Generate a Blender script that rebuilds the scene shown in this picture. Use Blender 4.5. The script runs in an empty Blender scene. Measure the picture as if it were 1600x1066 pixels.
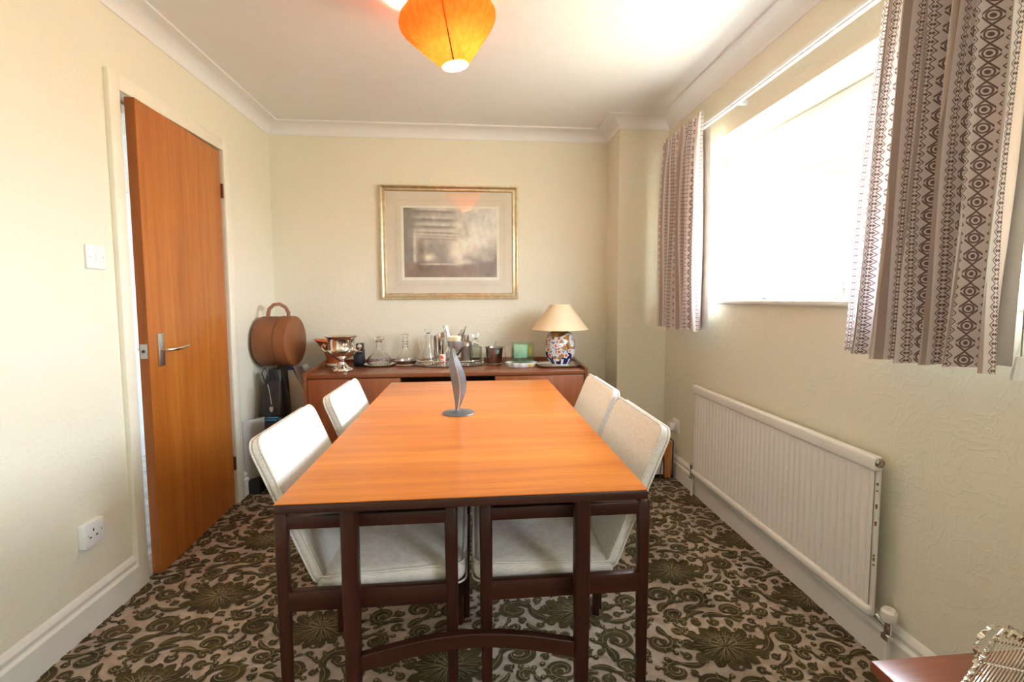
import bpy, bmesh, math, random
import numpy as np
from mathutils import Vector, Matrix
S = bpy.context.scene
C = S.collection
R = math.radians
PI = math.pi
random.seed(7)

# ------------------------------------------------------------ camera, light
XL, XR, YB, YC, XC = -1.37, 1.308, 3.394, 3.112, .971
ZC, YR = 2.345, -1.7
F_PX = 735.4
cd = bpy.data.cameras.new('camera'); cam = bpy.data.objects.new('camera', cd); C.objects.link(cam)
cd.sensor_width = 36; cd.lens = F_PX*36/1600; cd.clip_start = .02
cd.shift_x = -4.6/1600; cd.shift_y = -15.5/1600
_p, _y, _r = R(4.062), R(5.023), R(-.234)
fw = Vector((math.sin(_y)*math.cos(_p), math.cos(_y)*math.cos(_p), -math.sin(_p)))
rt = Vector((math.cos(_y), -math.sin(_y), 0)); up = rt.cross(fw)
rt2 = rt*math.cos(_r)+up*math.sin(_r); up2 = up*math.cos(_r)-rt*math.sin(_r)
cam.matrix_world = Matrix(((rt2.x, up2.x, -fw.x, 0), (rt2.y, up2.y, -fw.y, 0), (rt2.z, up2.z, -fw.z, 1.17), (0, 0, 0, 1)))
S.camera = cam
S.view_settings.view_transform = 'Standard'; S.view_settings.look = 'None'
S.view_settings.gamma = 1; S.view_settings.use_curve_mapping = False
S.view_settings.exposure = 0.86

SKY, GROUND, BULB, UP = 20.0, 11.0, 850.0, 1.0
w = bpy.data.worlds.new('sky'); S.world = w; w.use_nodes = True
nt = w.node_tree; nt.nodes.clear()
tc = nt.nodes.new('ShaderNodeTexCoord'); sp = nt.nodes.new('ShaderNodeSeparateXYZ')
rp = nt.nodes.new('ShaderNodeValToRGB'); bg = nt.nodes.new('ShaderNodeBackground'); out = nt.nodes.new('ShaderNodeOutputWorld')
nt.links.new(tc.outputs['Generated'], sp.inputs[0])
mr = nt.nodes.new('ShaderNodeMapRange'); mr.inputs[1].default_value = -1; mr.inputs[2].default_value = 1
nt.links.new(sp.outputs[2], mr.inputs[0]); nt.links.new(mr.outputs[0], rp.inputs[0])
g = GROUND/SKY
e = rp.color_ramp.elements
e[0].position = 0; e[0].color = (.62*g, .62*g, .40*g, 1)
e[1].position = 1; e[1].color = (.62, .80, 1, 1)
a = e.new(.47); a.color = (.90*g, .88*g, .68*g, 1)
a = e.new(.54); a.color = (.85, .93, 1, 1)
nt.links.new(rp.outputs[0], bg.inputs[0]); bg.inputs[1].default_value = SKY
nt.links.new(bg.outputs[0], out.inputs[0])

def portal(loc, rot, sx, sy):
    l = bpy.data.lights.new('daylight_portal', 'AREA'); l.shape = 'RECTANGLE'; l.size = sx; l.size_y = sy
    l.cycles.is_portal = True
    o = bpy.data.objects.new('daylight_portal', l); C.objects.link(o); o.location = loc; o.rotation_euler = rot
portal((1.60, 1.80, 1.58), (0, R(90), 0), .86, 1.86)
portal((1.60, -.75, 1.58), (0, R(90), 0), .86, 1.2)

# ------------------------------------------------------------ node helpers
class NB:
    def __init__(s, name):
        s.m = bpy.data.materials.new(name); s.m.use_nodes = True; s.t = s.m.node_tree
        s.b = s.t.nodes['Principled BSDF']; s.out = s.t.nodes['Material Output']
    def n(s, typ, **k):
        nd = s.t.nodes.new(typ)
        for a, b in k.items(): setattr(nd, a, b)
        return nd
    def put(s, sock, v):
        if isinstance(v, bpy.types.NodeSocket): s.t.links.new(v, sock)
        elif v is not None:
            if hasattr(sock.default_value, '__len__') and not hasattr(v, '__len__'): v = (v,)*len(sock.default_value)
            if hasattr(v, '__len__') and len(v) == 3 and len(sock.default_value) == 4: v = (*v, 1)
            sock.default_value = v
    def math(s, op, a, b=None, c=None):
        nd = s.n('ShaderNodeMath', operation=op); s.put(nd.inputs[0], a)
        if b is not None: s.put(nd.inputs[1], b)
        if c is not None: s.put(nd.inputs[2], c)
        return nd.outputs[0]
    def coord(s, kind='Object', scale=(1, 1, 1), rot=(0, 0, 0), loc=(0, 0, 0)):
        t = s.n('ShaderNodeTexCoord'); mp = s.n('ShaderNodeMapping')
        s.t.links.new(t.outputs[kind], mp.inputs[0]); mp.inputs['Scale'].default_value = scale
        mp.inputs['Rotation'].default_value = rot; mp.inputs['Location'].default_value = loc
        return mp.outputs[0]
    def noise(s, vec, scale=5, detail=3, rough=.5, dist=0):
        nd = s.n('ShaderNodeTexNoise'); s.put(nd.inputs['Vector'], vec); nd.inputs['Scale'].default_value = scale
        nd.inputs['Detail'].default_value = detail; nd.inputs['Roughness'].default_value = rough
        nd.inputs['Distortion'].default_value = dist
        return nd.outputs[0]
    def ramp(s, fac, stops):
        nd = s.n('ShaderNodeValToRGB'); s.put(nd.inputs[0], fac); el = nd.color_ramp.elements
        while len(el) > 1: el.remove(el[-1])
        for i, (p, c) in enumerate(stops):
            q = el[0] if i == 0 else el.new(p)
            q.position = p; q.color = (*c, 1)
        return nd.outputs[0]
    def mix(s, f, a, b):
        nd = s.n('ShaderNodeMix', data_type='RGBA'); s.put(nd.inputs[0], f); s.put(nd.inputs[6], a); s.put(nd.inputs[7], b)
        return nd.outputs[2]
    def bump(s, h, strength=.3, dist=.002):
        nd = s.n('ShaderNodeBump'); s.put(nd.inputs['Height'], h); nd.inputs['Strength'].default_value = strength
        nd.inputs['Distance'].default_value = dist; s.t.links.new(nd.outputs[0], s.b.inputs['Normal'])
    def set(s, col=None, rough=None, metal=None, **k):
        if col is not None: s.put(s.b.inputs['Base Color'], col)
        if rough is not None: s.put(s.b.inputs['Roughness'], rough)
        if metal is not None: s.put(s.b.inputs['Metallic'], metal)
        for a, b in k.items(): s.put(s.b.inputs[a.replace('_', ' ')], b)
        return s

M = {}
def plain(name, col, rough=.5, metal=0, var=.06, nscale=12, **k):
    nb = NB(name); v = nb.noise(nb.coord(), nscale, 3)
    lo = tuple(max(0, c*(1-var)) for c in col); hi = tuple(min(1, c*(1+var)) for c in col)
    nb.set(nb.ramp(v, [(.3, lo), (.7, hi)]), rough, metal, **k); M[name] = nb.m; return nb
def wood(name, dark, mid, light, axis=0, scale=1.0, rough=.35, coat=.0, bands=7):
    nb = NB(name); nb.b.inputs['Specular IOR Level'].default_value = .25 if 'frame' in name or 'rail' in name or 'edge' in name else .5; sc = [14*scale]*3; sc[axis] = .9*scale
    v = nb.noise(nb.coord(scale=tuple(sc)), 1.6, 6, .6, .4)
    sc2 = [bands*scale]*3; sc2[axis] = .22*scale
    v2 = nb.noise(nb.coord(scale=tuple(sc2)), 1.1, 3, .5, .8)
    sc3 = [160*scale]*3; sc3[axis] = 5*scale
    v3 = nb.noise(nb.coord(scale=tuple(sc3)), 1.5, 2, .5)
    s = nb.math('ADD', nb.math('MULTIPLY', v, .45), nb.math('ADD', nb.math('MULTIPLY', v2, .4), nb.math('MULTIPLY', v3, .15)))
    nb.set(nb.ramp(s, [(.34, dark), (.5, mid), (.64, light)]), rough, 0, Coat_Weight=coat, Coat_Roughness=.12)
    nb.bump(v3, .08, .0005); M[name] = nb.m; return nb

def wall_mat(name, col, strength=.5):
    nb = NB(name)
    co = nb.coord(scale=(1, 1, 1))
    n1 = nb.noise(co, 9, 2, .5, 2.5)
    ridge = nb.math('ABSOLUTE', nb.math('SUBTRACT', n1, .5))
    ridge = nb.math('SUBTRACT', 1, nb.math('MINIMUM', nb.math('MULTIPLY', ridge, 16), 1))
    n2 = nb.noise(co, 90, 3)
    h = nb.math('ADD', nb.math('MULTIPLY', ridge, .7), nb.math('MULTIPLY', n2, .5))
    v = nb.noise(co, 2, 2)
    nb.set(nb.ramp(v, [(.3, tuple(c*.97 for c in col)), (.7, col)]), .62)
    nb.bump(h, strength, .0022); M[name] = nb.m
wall_mat('wallpaper', (.80, .75, .605), .38)
plain('ceiling_paint', (.82, .80, .79), .7, var=.01)
plain('gloss_white', (.80, .765, .70), .32, var=.02)
plain('trim_cream', (.83, .77, .63), .35, var=.03)
plain('radiator_white', (.80, .75, .70), .35, var=.02)
plain('upvc', (.85, .87, .88), .25, var=.01)
plain('plastic_white', (.82, .81, .80), .3, var=.01)
plain('hole_dark', (.02, .02, .02), .6)
wood('teak_top', (.40, .100, .007), (.53, .145, .012), (.70, .230, .024), 0, 1.0, .28, .22, 5)
wood('teak_frame', (.022, .007, .004), (.040, .011, .006), (.065, .018, .009), 2, 1.0, .38, .1)
wood('teak_rail', (.022, .007, .004), (.040, .011, .006), (.065, .018, .009), 0, 1.0, .38, .1)
wood('teak_edge', (.03, .011, .008), (.048, .016, .010), (.07, .022, .013), 0, 1.0, .35, .1)
wood('door_veneer', (.31, .082, .010), (.43, .130, .017), (.52, .185, .028), 2, 1.3, .36, .15, 9)
wood('door_edge', (.26, .075, .018), (.33, .10, .025), (.40, .13, .035), 2, 1.3, .4, 0, 9)
wood('sideboard_wood', (.15, .042, .015), (.215, .062, .02), (.28, .09, .03), 0, 1.0, .3, .2)
wood('sideboard_door', (.18, .045, .014), (.26, .068, .02), (.33, .095, .03), 2, 1.0, .33, .1, 9)
wood('red_wood', (.20, .05, .025), (.27, .07, .035), (.33, .10, .05), 0, 1.4, .22, .4)
wood('heater_wood', (.30, .10, .03), (.42, .15, .04), (.55, .22, .06), 2, 1.4, .4)
plain('chrome', (.75, .74, .72), .12, 1, .02)
plain('silver', (.80, .76, .70), .10, 1, .05)
plain('silver_dull', (.45, .42, .39), .25, 1, .15, 30)
plain('pewter', (.40, .36, .34), .28, 1, .1, 25)
plain('satin_steel', (.62, .62, .62), .3, 1, .03)
plain('candle_metal', (.22, .23, .265), .33, .7, .05)
plain('dark_metal', (.06, .055, .05), .35, .8)
plain('hinge_brown', (.13, .04, .02), .4, .3)
plain('wax', (.90, .78, .55), .5, Subsurface_Weight=.0)
plain('hatbox_leather', (.225, .075, .022), .5, 0, .18, 9)
plain('hatbox_trim', (.10, .035, .015), .5)
plain('black_leather', (.018, .017, .017), .38, 0, .3, 20)
plain('brown_leather', (.09, .055, .03), .5, 0, .2)
plain('black_cloth', (.013, .013, .016), .8)
plain('navy_card', (.02, .05, .19), .5)
plain('blue_plastic', (.02, .35, .75), .4)
plain('paper_beige', (.62, .50, .40), .6, 0, .1)
plain('paper_white', (.72, .68, .66), .6, 0, .05)
plain('paper_pink', (.50, .36, .34), .6, 0, .1)
plain('board_grey', (.42, .40, .38), .5)
plain('copper', (.50, .15, .05), .38, .35, .25, 25)
plain('cream_foot', (.75, .62, .42), .5)
plain('camera_black', (.012, .014, .025), .4)
plain('cable_brown', (.10, .03, .015), .5)
plain('cord_grey', (.25, .24, .22), .6)
plain('lamp_shade_fabric', (.80, .62, .40), .8, 0, .03)
plain('shade_trim', (.85, .75, .50), .6)
plain('mount_card', (.70, .62, .50), .7, 0, .03)
plain('mount_line', (.55, .44, .35), .7)
plain('mount_bevel', (.82, .78, .66), .7)
plain('green_card', (.48, .62, .50), .4, 0, .15, 30)
plain('porcelain', (.82, .85, .84), .15, 0, .1, 40)
plain('red_print', (.75, .08, .05), .5)
plain('card_cream', (.85, .78, .68), .5)
plain('yellow_glaze', (.85, .50, .05), .3)
plain('hall_wall', (.78, .80, .82), .7)
plain('hall_floor', (.38, .38, .37), .7, 0, .35, 14)
plain('clasp_metal', (.55, .55, .54), .35, .2)
plain('rust', (.25, .10, .06), .7)

nb = plain('gold_frame', (.70, .58, .38), .30, .85, .15, 30)
nb = plain('gold_dark', (.33, .20, .09), .35, .8, .2, 30)

def glass(name, tint=(1, 1, 1), ior=1.48, rough=0.0):
    nb = NB(name)
    nb.set(tint, rough, 0, IOR=ior, Transmission_Weight=1.0); M[name] = nb.m
glass('crystal'); glass('crystal_smoke', (.80, .84, .80)); glass('green_glass', (.86, .96, .90), 1.3, .08)
def thin_glass(name, refl=.05, tint=(1, 1, 1)):
    nb = NB(name); t = nb.n('ShaderNodeBsdfTransparent'); t.inputs[0].default_value = (*tint, 1)
    g = nb.n('ShaderNodeBsdfGlossy'); g.inputs['Roughness'].default_value = .01
    lw = nb.n('ShaderNodeLayerWeight'); lw.inputs[0].default_value = .5
    fr = nb.math('ADD', nb.math('MULTIPLY', nb.math('POWER', lw.outputs['Facing'], 5), .5*refl/.08), refl).node
    mx = nb.n('ShaderNodeMixShader'); nb.t.links.new(fr.outputs[0], mx.inputs[0])
    nb.t.links.new(t.outputs[0], mx.inputs[1]); nb.t.links.new(g.outputs[0], mx.inputs[2])
    nb.t.links.new(mx.outputs[0], nb.out.inputs[0]); M[name] = nb.m
thin_glass('pane'); thin_glass('pane_green', .08, (.86, .95, .90))

# fabric of the chairs: slubby cream weave
nb = NB('chair_fabric'); co = nb.coord(scale=(40, 40, 400)); n1 = nb.noise(co, 1.2, 3, .6)
co2 = nb.coord(scale=(500, 500, 60)); n2 = nb.noise(co2, 1.1, 2)
s_ = nb.math('ADD', nb.math('MULTIPLY', n1, .6), nb.math('MULTIPLY', n2, .4))
nb.set(nb.ramp(s_, [(.3, (.56, .50, .45)), (.5, (.71, .655, .60)), (.7, (.82, .775, .725))]), .85, 0, Sheen_Weight=.3)
nb.bump(s_, .6, .0015); M['chair_fabric'] = nb.m

# carpet ground and pile
nb = NB('carpet_ground'); co = nb.coord(); n1 = nb.noise(co, 18, 4, .6, .6); n2 = nb.noise(nb.coord(scale=(150, 600, 1)), 1, 2)
s_ = nb.math('ADD', nb.math('MULTIPLY', n1, .6), nb.math('MULTIPLY', n2, .4))
nb.set(nb.ramp(s_, [(.32, (.24, .165, .12)), (.5, (.36, .275, .215)), (.68, (.48, .39, .325))]), .95)
nb.bump(n2, .5, .002); M['carpet_ground'] = nb.m
nb = NB('carpet_pile'); co = nb.coord(); n1 = nb.noise(co, 220, 3, .7); n2 = nb.noise(co, 14, 3)
s_ = nb.math('ADD', nb.math('MULTIPLY', n1, .5), nb.math('MULTIPLY', n2, .5))
nb.set(nb.ramp(s_, [(.35, (.032, .021, .006)), (.5, (.058, .039, .010)), (.65, (.090, .063, .017))]), 1.0)
nb.bump(n1, .8, .003); M['carpet_pile'] = nb.m
plain('carpet_line', (.23, .18, .10), .95, 0, .2, 60)

# pendant shade: thin translucent orange paper
nb = NB('orange_shade')
d = nb.n('ShaderNodeBsdfDiffuse'); tr = nb.n('ShaderNodeBsdfTranslucent')
v = nb.noise(nb.coord(scale=(30, 30, 6)), 2, 4, .6)
cr = nb.ramp(v, [(.3, (.62, .085, .010)), (.7, (.70, .13, .018))])
nb.put(d.inputs[0], cr); nb.put(tr.inputs[0], cr)
mx = nb.n('ShaderNodeMixShader'); mx.inputs[0].default_value = .03
nb.t.links.new(d.outputs[0], mx.inputs[1]); nb.t.links.new(tr.outputs[0], mx.inputs[2]); nb.t.links.new(mx.outputs[0], nb.out.inputs[0])
M['orange_shade'] = nb.m
def emis(name, col, st):
    nb = NB(name); nb.set((0, 0, 0), .5, 0, Emission_Color=col, Emission_Strength=st); M[name] = nb.m
emis('bulb_glow', (1, .86, .64), BULB)

# curtain cloth: stripes and a woven diamond column, laid out along the cloth (UV in metres)
nb = NB('curtain_cloth')
uv = nb.n('ShaderNodeUVMap'); uv.uv_map = 'UVMap'; sx = nb.n('ShaderNodeSeparateXYZ'); nb.t.links.new(uv.outputs[0], sx.inputs[0])
K = 1.4; PER = .168*K
u = nb.math('MULTIPLY', nb.math('FRACT', nb.math('DIVIDE', sx.outputs[0], PER)), .168)
vv = nb.math('DIVIDE', sx.outputs[1], K)
def tri(x, per):   # distance to nearest multiple of per
    return nb.math('MULTIPLY', nb.math('PINGPONG', nb.math('DIVIDE', x, per), .5), per)
def band(x, lo, hi): return nb.math('MULTIPLY', nb.math('GREATER_THAN', x, lo), nb.math('LESS_THAN', x, hi))
du = nb.math('ABSOLUTE', nb.math('SUBTRACT', u, .035)); dv = tri(vv, .030)
dd = nb.math('ADD', du, dv)
dr = nb.math('SQRT', nb.math('ADD', nb.math('MULTIPLY', du, du), nb.math('MULTIPLY', dv, dv)))
ring = nb.math('MAXIMUM', nb.math('LESS_THAN', dr, .0036), nb.math('MAXIMUM', band(dr, .0062, .0088), nb.math('MULTIPLY', nb.math('GREATER_THAN', dd, .0128), nb.math('LESS_THAN', dd, .0168))))
ring = nb.math('MULTIPLY', ring, nb.math('LESS_THAN', du, .0125))
def side(cx):
    a = nb.math('ABSOLUTE', nb.math('SUBTRACT', u, cx)); b = tri(nb.math('ADD', vv, .0075), .015)
    dot = nb.math('LESS_THAN', nb.math('ADD', nb.math('ABSOLUTE', nb.math('SUBTRACT', a, .0024)), b), .0032)
    zig = band(nb.math('ADD', a, b), .0080, .0104)
    return nb.math('MULTIPLY', nb.math('MAXIMUM', dot, zig), nb.math('LESS_THAN', a, .0095))
pat = nb.math('MAXIMUM', ring, nb.math('MAXIMUM', side(.0105), side(.0595)))
WH = (.88, .82, .82)
base = nb.ramp(nb.math('DIVIDE', u, .168), [(0, (.84, .77, .77)), (.425, WH), (.47, (.47, .35, .31)), (.60, WH), (.64, (.80, .64, .55)), (.90, WH)])
rn = base.node; rn.color_ramp.interpolation = 'CONSTANT'
wv = nb.noise(nb.coord(scale=(900, 900, 900)), 1, 2)
colr = nb.mix(pat, base, (.12, .045, .040))
colr = nb.mix(nb.math('MULTIPLY', wv, .25), colr, (.9, .85, .82))
nb.set(colr, .85); M['curtain_cloth'] = nb.m
nb.bump(wv, .2, .001)
t2 = nb.n('ShaderNodeBsdfTranslucent'); nb.put(t2.inputs[0], colr)
mx = nb.n('ShaderNodeMixShader'); mx.inputs[0].default_value = .28
nb.t.links.new(nb.b.outputs[0], mx.inputs[1]); nb.t.links.new(t2.outputs[0], mx.inputs[2]); nb.t.links.new(mx.outputs[0], nb.out.inputs[0])
plain('curtain_lining', (.74, .70, .66), .9)

def attr_mat(name, rough=.5, **k):
    nb = NB(name); a = nb.n('ShaderNodeVertexColor'); a.layer_name = 'Col'
    nb.set(a.outputs[0], rough, **k); M[name] = nb.m
attr_mat('artwork_print', .6); attr_mat('imari_glaze', .15)

# ------------------------------------------------------------ mesh helpers
class MB:
    def __init__(s): s.bm = bmesh.new()
    def box(s, x0, x1, y0, y1, z0, z1, bev=0, seg=2, mat=0):
        r = bmesh.ops.create_cube(s.bm, size=1); vs = r['verts']
        for v in vs:
            v.co = Vector(((x0+x1)/2+v.co.x*(x1-x0), (y0+y1)/2+v.co.y*(y1-y0), (z0+z1)/2+v.co.z*(z1-z0)))
        fs = list({f for v in vs for f in v.link_faces})
        for f in fs: f.material_index = mat
        if bev:
            es = list({e for v in vs for e in v.link_edges})
            bmesh.ops.bevel(s.bm, geom=es, offset=bev, segments=seg, affect='EDGES', profile=.5, clamp_overlap=True)
        return s
    def poly_prism(s, pts, axis, a0, a1, mat=0):   # pts 2D polygon, extruded along axis
        def mk(p, a):
            if axis == 'x': return (a, p[0], p[1])
            if axis == 'y': return (p[0], a, p[1])
            return (p[0], p[1], a)
        A = [s.bm.verts.new(mk(p, a0)) for p in pts]; B = [s.bm.verts.new(mk(p, a1)) for p in pts]
        n = len(pts)
        fs = [s.bm.faces.new(A[::-1]), s.bm.faces.new(B)]
        for i in range(n): fs.append(s.bm.faces.new((A[i], A[(i+1) % n], B[(i+1) % n], B[i])))
        for f in fs: f.material_index = mat
        return s
    def loft(s, rings, close=True, caps=True, mat=0, smooth=True, wrap=False):
        V = [[s.bm.verts.new(p) for p in r] for r in rings]; n = len(V[0])
        pairs = list(zip(V, V[1:]))
        if wrap: pairs.append((V[-1], V[0]))
        for a, b in pairs:
            for i in range(n if close else n-1):
                j = (i+1) % n
                f = s.bm.faces.new((a[i], a[j], b[j], b[i])); f.material_index = mat
        if caps and close and not wrap:
            for r in (V[0][::-1], V[-1]):
                f = s.bm.faces.new(r); f.material_index = mat
        return s
    def lathe(s, prof, cx=0, cy=0, cz=0, n=40, mat=0, closed=False, caps=True):
        rings = []
        for r, z in prof:
            rings.append([(cx+r*math.cos(2*PI*i/n), cy+r*math.sin(2*PI*i/n), cz+z) for i in range(n)])
        return s.loft(rings, caps=caps, mat=mat, wrap=closed)
    def tube(s, pts, r, n=10, mat=0, closed=False, flat=None):
        pts = [Vector(p) for p in pts]; N = len(pts); rings = []
        rr = r if hasattr(r, '__len__') else [r]*N
        prev = None
        for i, p in enumerate(pts):
            if closed: t = (pts[(i+1) % N]-pts[i-1]).normalized()
            else: t = (pts[min(i+1, N-1)]-pts[max(i-1, 0)]).normalized()
            if prev is None:
                ref = Vector((0, 0, 1)) if abs(t.z) < .9 else Vector((1, 0, 0))
                a = t.cross(ref).normalized()
            else:
                a = (prev - t*prev.dot(t)).normalized()
            prev = a; b = t.cross(a)
            fl = flat or 1
            rings.append([p+a*rr[i]*math.cos(2*PI*k/n)+b*rr[i]*fl*math.sin(2*PI*k/n) for k in range(n)])
        return s.loft(rings, mat=mat, wrap=closed)
    def grid(s, fn, nu, nv, mat=0, uvf=None):
        V = [[s.bm.verts.new(fn(i/nu, j/nv)) for j in range(nv+1)] for i in range(nu+1)]
        uvl = s.bm.loops.layers.uv.new('UVMap') if uvf else None
        for i in range(nu):
            for j in range(nv):
                f = s.bm.faces.new((V[i][j], V[i+1][j], V[i+1][j+1], V[i][j+1])); f.material_index = mat
                if uvf:
                    for l, (a, b) in zip(f.loops, ((i, j), (i+1, j), (i+1, j+1), (i, j+1))): l[uvl].uv = uvf(a/nu, b/nv)
        return s
    def move(s, m):
        bmesh.ops.transform(s.bm, matrix=m, verts=s.bm.verts); return s
    def build(s, name, mats, parent=None, angle=35, off=None, recalc=True):
        if off: bmesh.ops.translate(s.bm, vec=Vector(off)*-1, verts=s.bm.verts)
        if recalc: bmesh.ops.recalc_face_normals(s.bm, faces=s.bm.faces)
        me = bpy.data.meshes.new(name); s.bm.to_mesh(me); s.bm.free()
        for m in (mats if isinstance(mats, (list, tuple)) else [mats]): me.materials.append(M[m])
        for p in me.polygons: p.use_smooth = True
        me.set_sharp_from_angle(angle=R(angle))
        o = bpy.data.objects.new(name, me); C.objects.link(o)
        if parent: o.parent = parent
        return o
def tag(o, label, cat=None, group=None, kind=None):
    o['label'] = label
    if cat: o['category'] = cat
    if group: o['group'] = group
    if kind: o['kind'] = kind
    return o
def thing(name, label, cat, loc=(0, 0, 0), rz=0, group=None, kind=None):
    o = bpy.data.objects.new(name, None); C.objects.link(o); o.location = loc; o.rotation_euler = (0, 0, rz)
    return tag(o, label, cat, group, kind)
def dup(root, loc, rz, label):
    r = root.copy(); C.objects.link(r); r.location = loc; r.rotation_euler = (0, 0, rz); r['label'] = label
    for ch in list(root.children):
        c = ch.copy(); C.objects.link(c); c.parent = r
        for g_ in ch.children:
            d_ = g_.copy(); C.objects.link(d_); d_.parent = c
    return r
def origin(o, p):     # move a parentless mesh's origin to p
    o.data.transform(Matrix.Translation(-Vector(p))); o.location = p; return o
def struct(mb, name, mat, label, **k):
    o = mb.build(name, mat, **k); tag(o, label, 'room', kind='structure'); return o

# ------------------------------------------------------------ room shell
T = .12
VY0, VY1 = -1.35, -.15      # added window opening, unseen behind the viewer, for daylight fill
WY0, WY1, WZ0, WZ1 = .87, 2.73, 1.155, 2.003      # window opening in the right wall
DY0, DY1, DZ = 2.002, 2.757, 1.975                  # door opening in the left wall
struct(MB().box(XL-T, XL, YR, DY0-.012, 0, ZC+.1).box(XL-T, XL, DY1+.012, YB+.1, 0, ZC+.1).box(XL-T, XL, DY0-.012, DY1+.012, DZ+.012, ZC+.1),
       'wall_left', 'wallpaper', 'cream textured wall with the teak door')
struct(MB().box(XL, XC, YB, YB+T, 0, ZC+.1), 'wall_back', 'wallpaper', 'cream wall behind the sideboard with the framed picture')
struct(MB().box(XC, XR+.3, YC, YB+T, 0, ZC+.1), 'wall_pier', 'wallpaper', 'cream boxed-in pier filling the corner beside the window wall')
WT = .27
struct(MB().box(XR, XR+WT, YR, VY0, 0, ZC+.1).box(XR, XR+WT, VY1, WY0, 0, ZC+.1).box(XR, XR+WT, VY0, VY1, 0, WZ0).box(XR, XR+WT, VY0, VY1, WZ1, ZC+.1).box(XR, XR+WT, WY1, YC, 0, ZC+.1).box(XR, XR+WT, WY0, WY1, 0, WZ0-.001).box(XR, XR+WT, WY0, WY1, WZ1, ZC+.1),
       'wall_right', 'wallpaper', 'cream swirl-textured wall with the window and radiator')
struct(MB().box(XL, XR, YR-T, YR, 0, ZC+.1),
       'wall_front', 'wallpaper', 'cream wall behind the viewer')
struct(MB().box(XL-1.6, XR+WT, YR-T, YB+T, ZC, ZC+.1), 'ceiling', 'ceiling_paint', 'plain white ceiling')
struct(MB().box(XL-1.6, XL-T, YB+T, 5.2, ZC, ZC+.1), 'ceiling_hall', 'ceiling_paint', 'hall ceiling')
struct(MB().box(XL-T, XL, YB+.1, 5.2, 0, ZC), 'wall_hall_side', 'hall_wall', 'hall wall beyond the back corner of the room')
# cornice
prof = [(0, 2.272), (.006, 2.272), (.006, 2.279)]
for i in range(9):
    t = i/8*PI/2
    prof.append((.090-.082*math.cos(t), 2.281+.056*math.sin(t)) if False else (.010+.080*(1-math.cos(t)), 2.281+.054*math.sin(t)))
prof = [(0, 2.272), (.006, 2.272), (.006, 2.280)]+[(.006+.084*(1-math.cos(i/8*PI/2)), 2.280+.055*math.sin(i/8*PI/2)) for i in range(1, 9)]+[(.098, 2.335), (.098, ZC), (0, ZC)]
def cpath(d): return [(XL+d, YR), (XL+d, YB-d), (XC-d, YB-d), (XC-d, YC-d), (XR-d, YC-d), (XR-d, YR)]
rings = []
P_ = [cpath(d) for d, z in prof]
for k in range(6): rings.append([(P_[i][k][0], P_[i][k][1], prof[i][1]) for i in range(len(prof))])
struct(MB().loft(rings), 'trim_1', 'ceiling_paint', 'white coved cornice round the top of the walls', angle=25)
# skirting
sk = [(0, 0), (.019, 0), (.019, .098), (.016, .104), (.011, .108), (.0105, .114), (.013, .120), (.013, .126), (.009, .134), (.006, .140), (0, .146)]
def skirt(name, f, a0, a1, lab):
    mb = MB(); mb.loft([[f(d, a, z) for d, z in sk] for a in (a0, a1)]); struct(mb, name, 'gloss_white', lab, angle=25)
skirt('baseboard_left', lambda d, a, z: (XL+d, a, z), YR, 1.957, 'moulded white skirting board left of the door')
skirt('baseboard_corner', lambda d, a, z: (XL+d, a, z), 2.829, YB, 'short white skirting between door and back corner')
skirt('baseboard_back', lambda d, a, z: (a, YB-d, z), XL, XC, 'white skirting behind the sideboard')
skirt('baseboard_pier', lambda d, a, z: (a, YC-d, z), XC-.019, XR, 'white skirting round the corner pier')
skirt('baseboard_right', lambda d, a, z: (XR-d, a, z), YR, YC, 'moulded white skirting board under the radiator')

# ------------------------------------------------------------ carpet
fl = MB().box(XL-T, XR+WT, YR-T, YB+T, -.05, 0).build('floor', 'carpet_ground'); tag(fl, 'beige and olive baroque patterned carpet floor', 'floor', kind='structure')
class Pile:
    def __init__(s): s.prims = []
    def ribbon(s, pts, wf, mat=0):
        n = len(pts); L, Rr = [], []
        for i in range(n):
            a = pts[max(0, i-1)]; b = pts[min(n-1, i+1)]; dx, dy = b[0]-a[0], b[1]-a[1]; l = math.hypot(dx, dy) or 1
            w_ = wf(i/(n-1))/2; L.append((pts[i][0]-dy/l*w_, pts[i][1]+dx/l*w_)); Rr.append((pts[i][0]+dy/l*w_, pts[i][1]-dx/l*w_))
        s.prims.append(('r', L, Rr, mat))
    def poly(s, pts, mat=0): s.prims.append(('p', pts, None, mat))
PL = Pile()
def spiral(cx, cy, R0, a0, turns, dirn=1, wid=.02, end=.28, asp=1.0, line=True, dots=0):
    n = 34; pts = []
    for i in range(n):
        t = i/(n-1); r = R0*(1-t*(1-end)); a_ = a0+dirn*turns*2*PI*t
        pts.append((cx+r*math.cos(a_), cy+r*asp*math.sin(a_)))
    PL.ribbon(pts, lambda t: wid*(.35+.9*math.sin(PI*min(1, t*1.15+.06))**.8 if t < .9 else .6))
    PL.poly([(pts[-1][0]+.55*wid*math.cos(k*PI/5), pts[-1][1]+.55*wid*math.sin(k*PI/5)) for k in range(10)])
    if line: PL.ribbon(pts[2:-3], lambda t: .0026, 1)
    for k in range(dots):
        a_ = a0+dirn*(.12+.16*k)*2*PI; r = R0*1.0+wid*.9
        q = (cx+r*math.cos(a_), cy+r*asp*math.sin(a_))
        PL.poly([(q[0]+.010*math.cos(j*PI/4), q[1]+.010*math.sin(j*PI/4)) for j in range(8)])
        PL.poly([(q[0]+.0045*math.cos(j*PI/3), q[1]+.0045*math.sin(j*PI/3)) for j in range(6)], 1)
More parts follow.
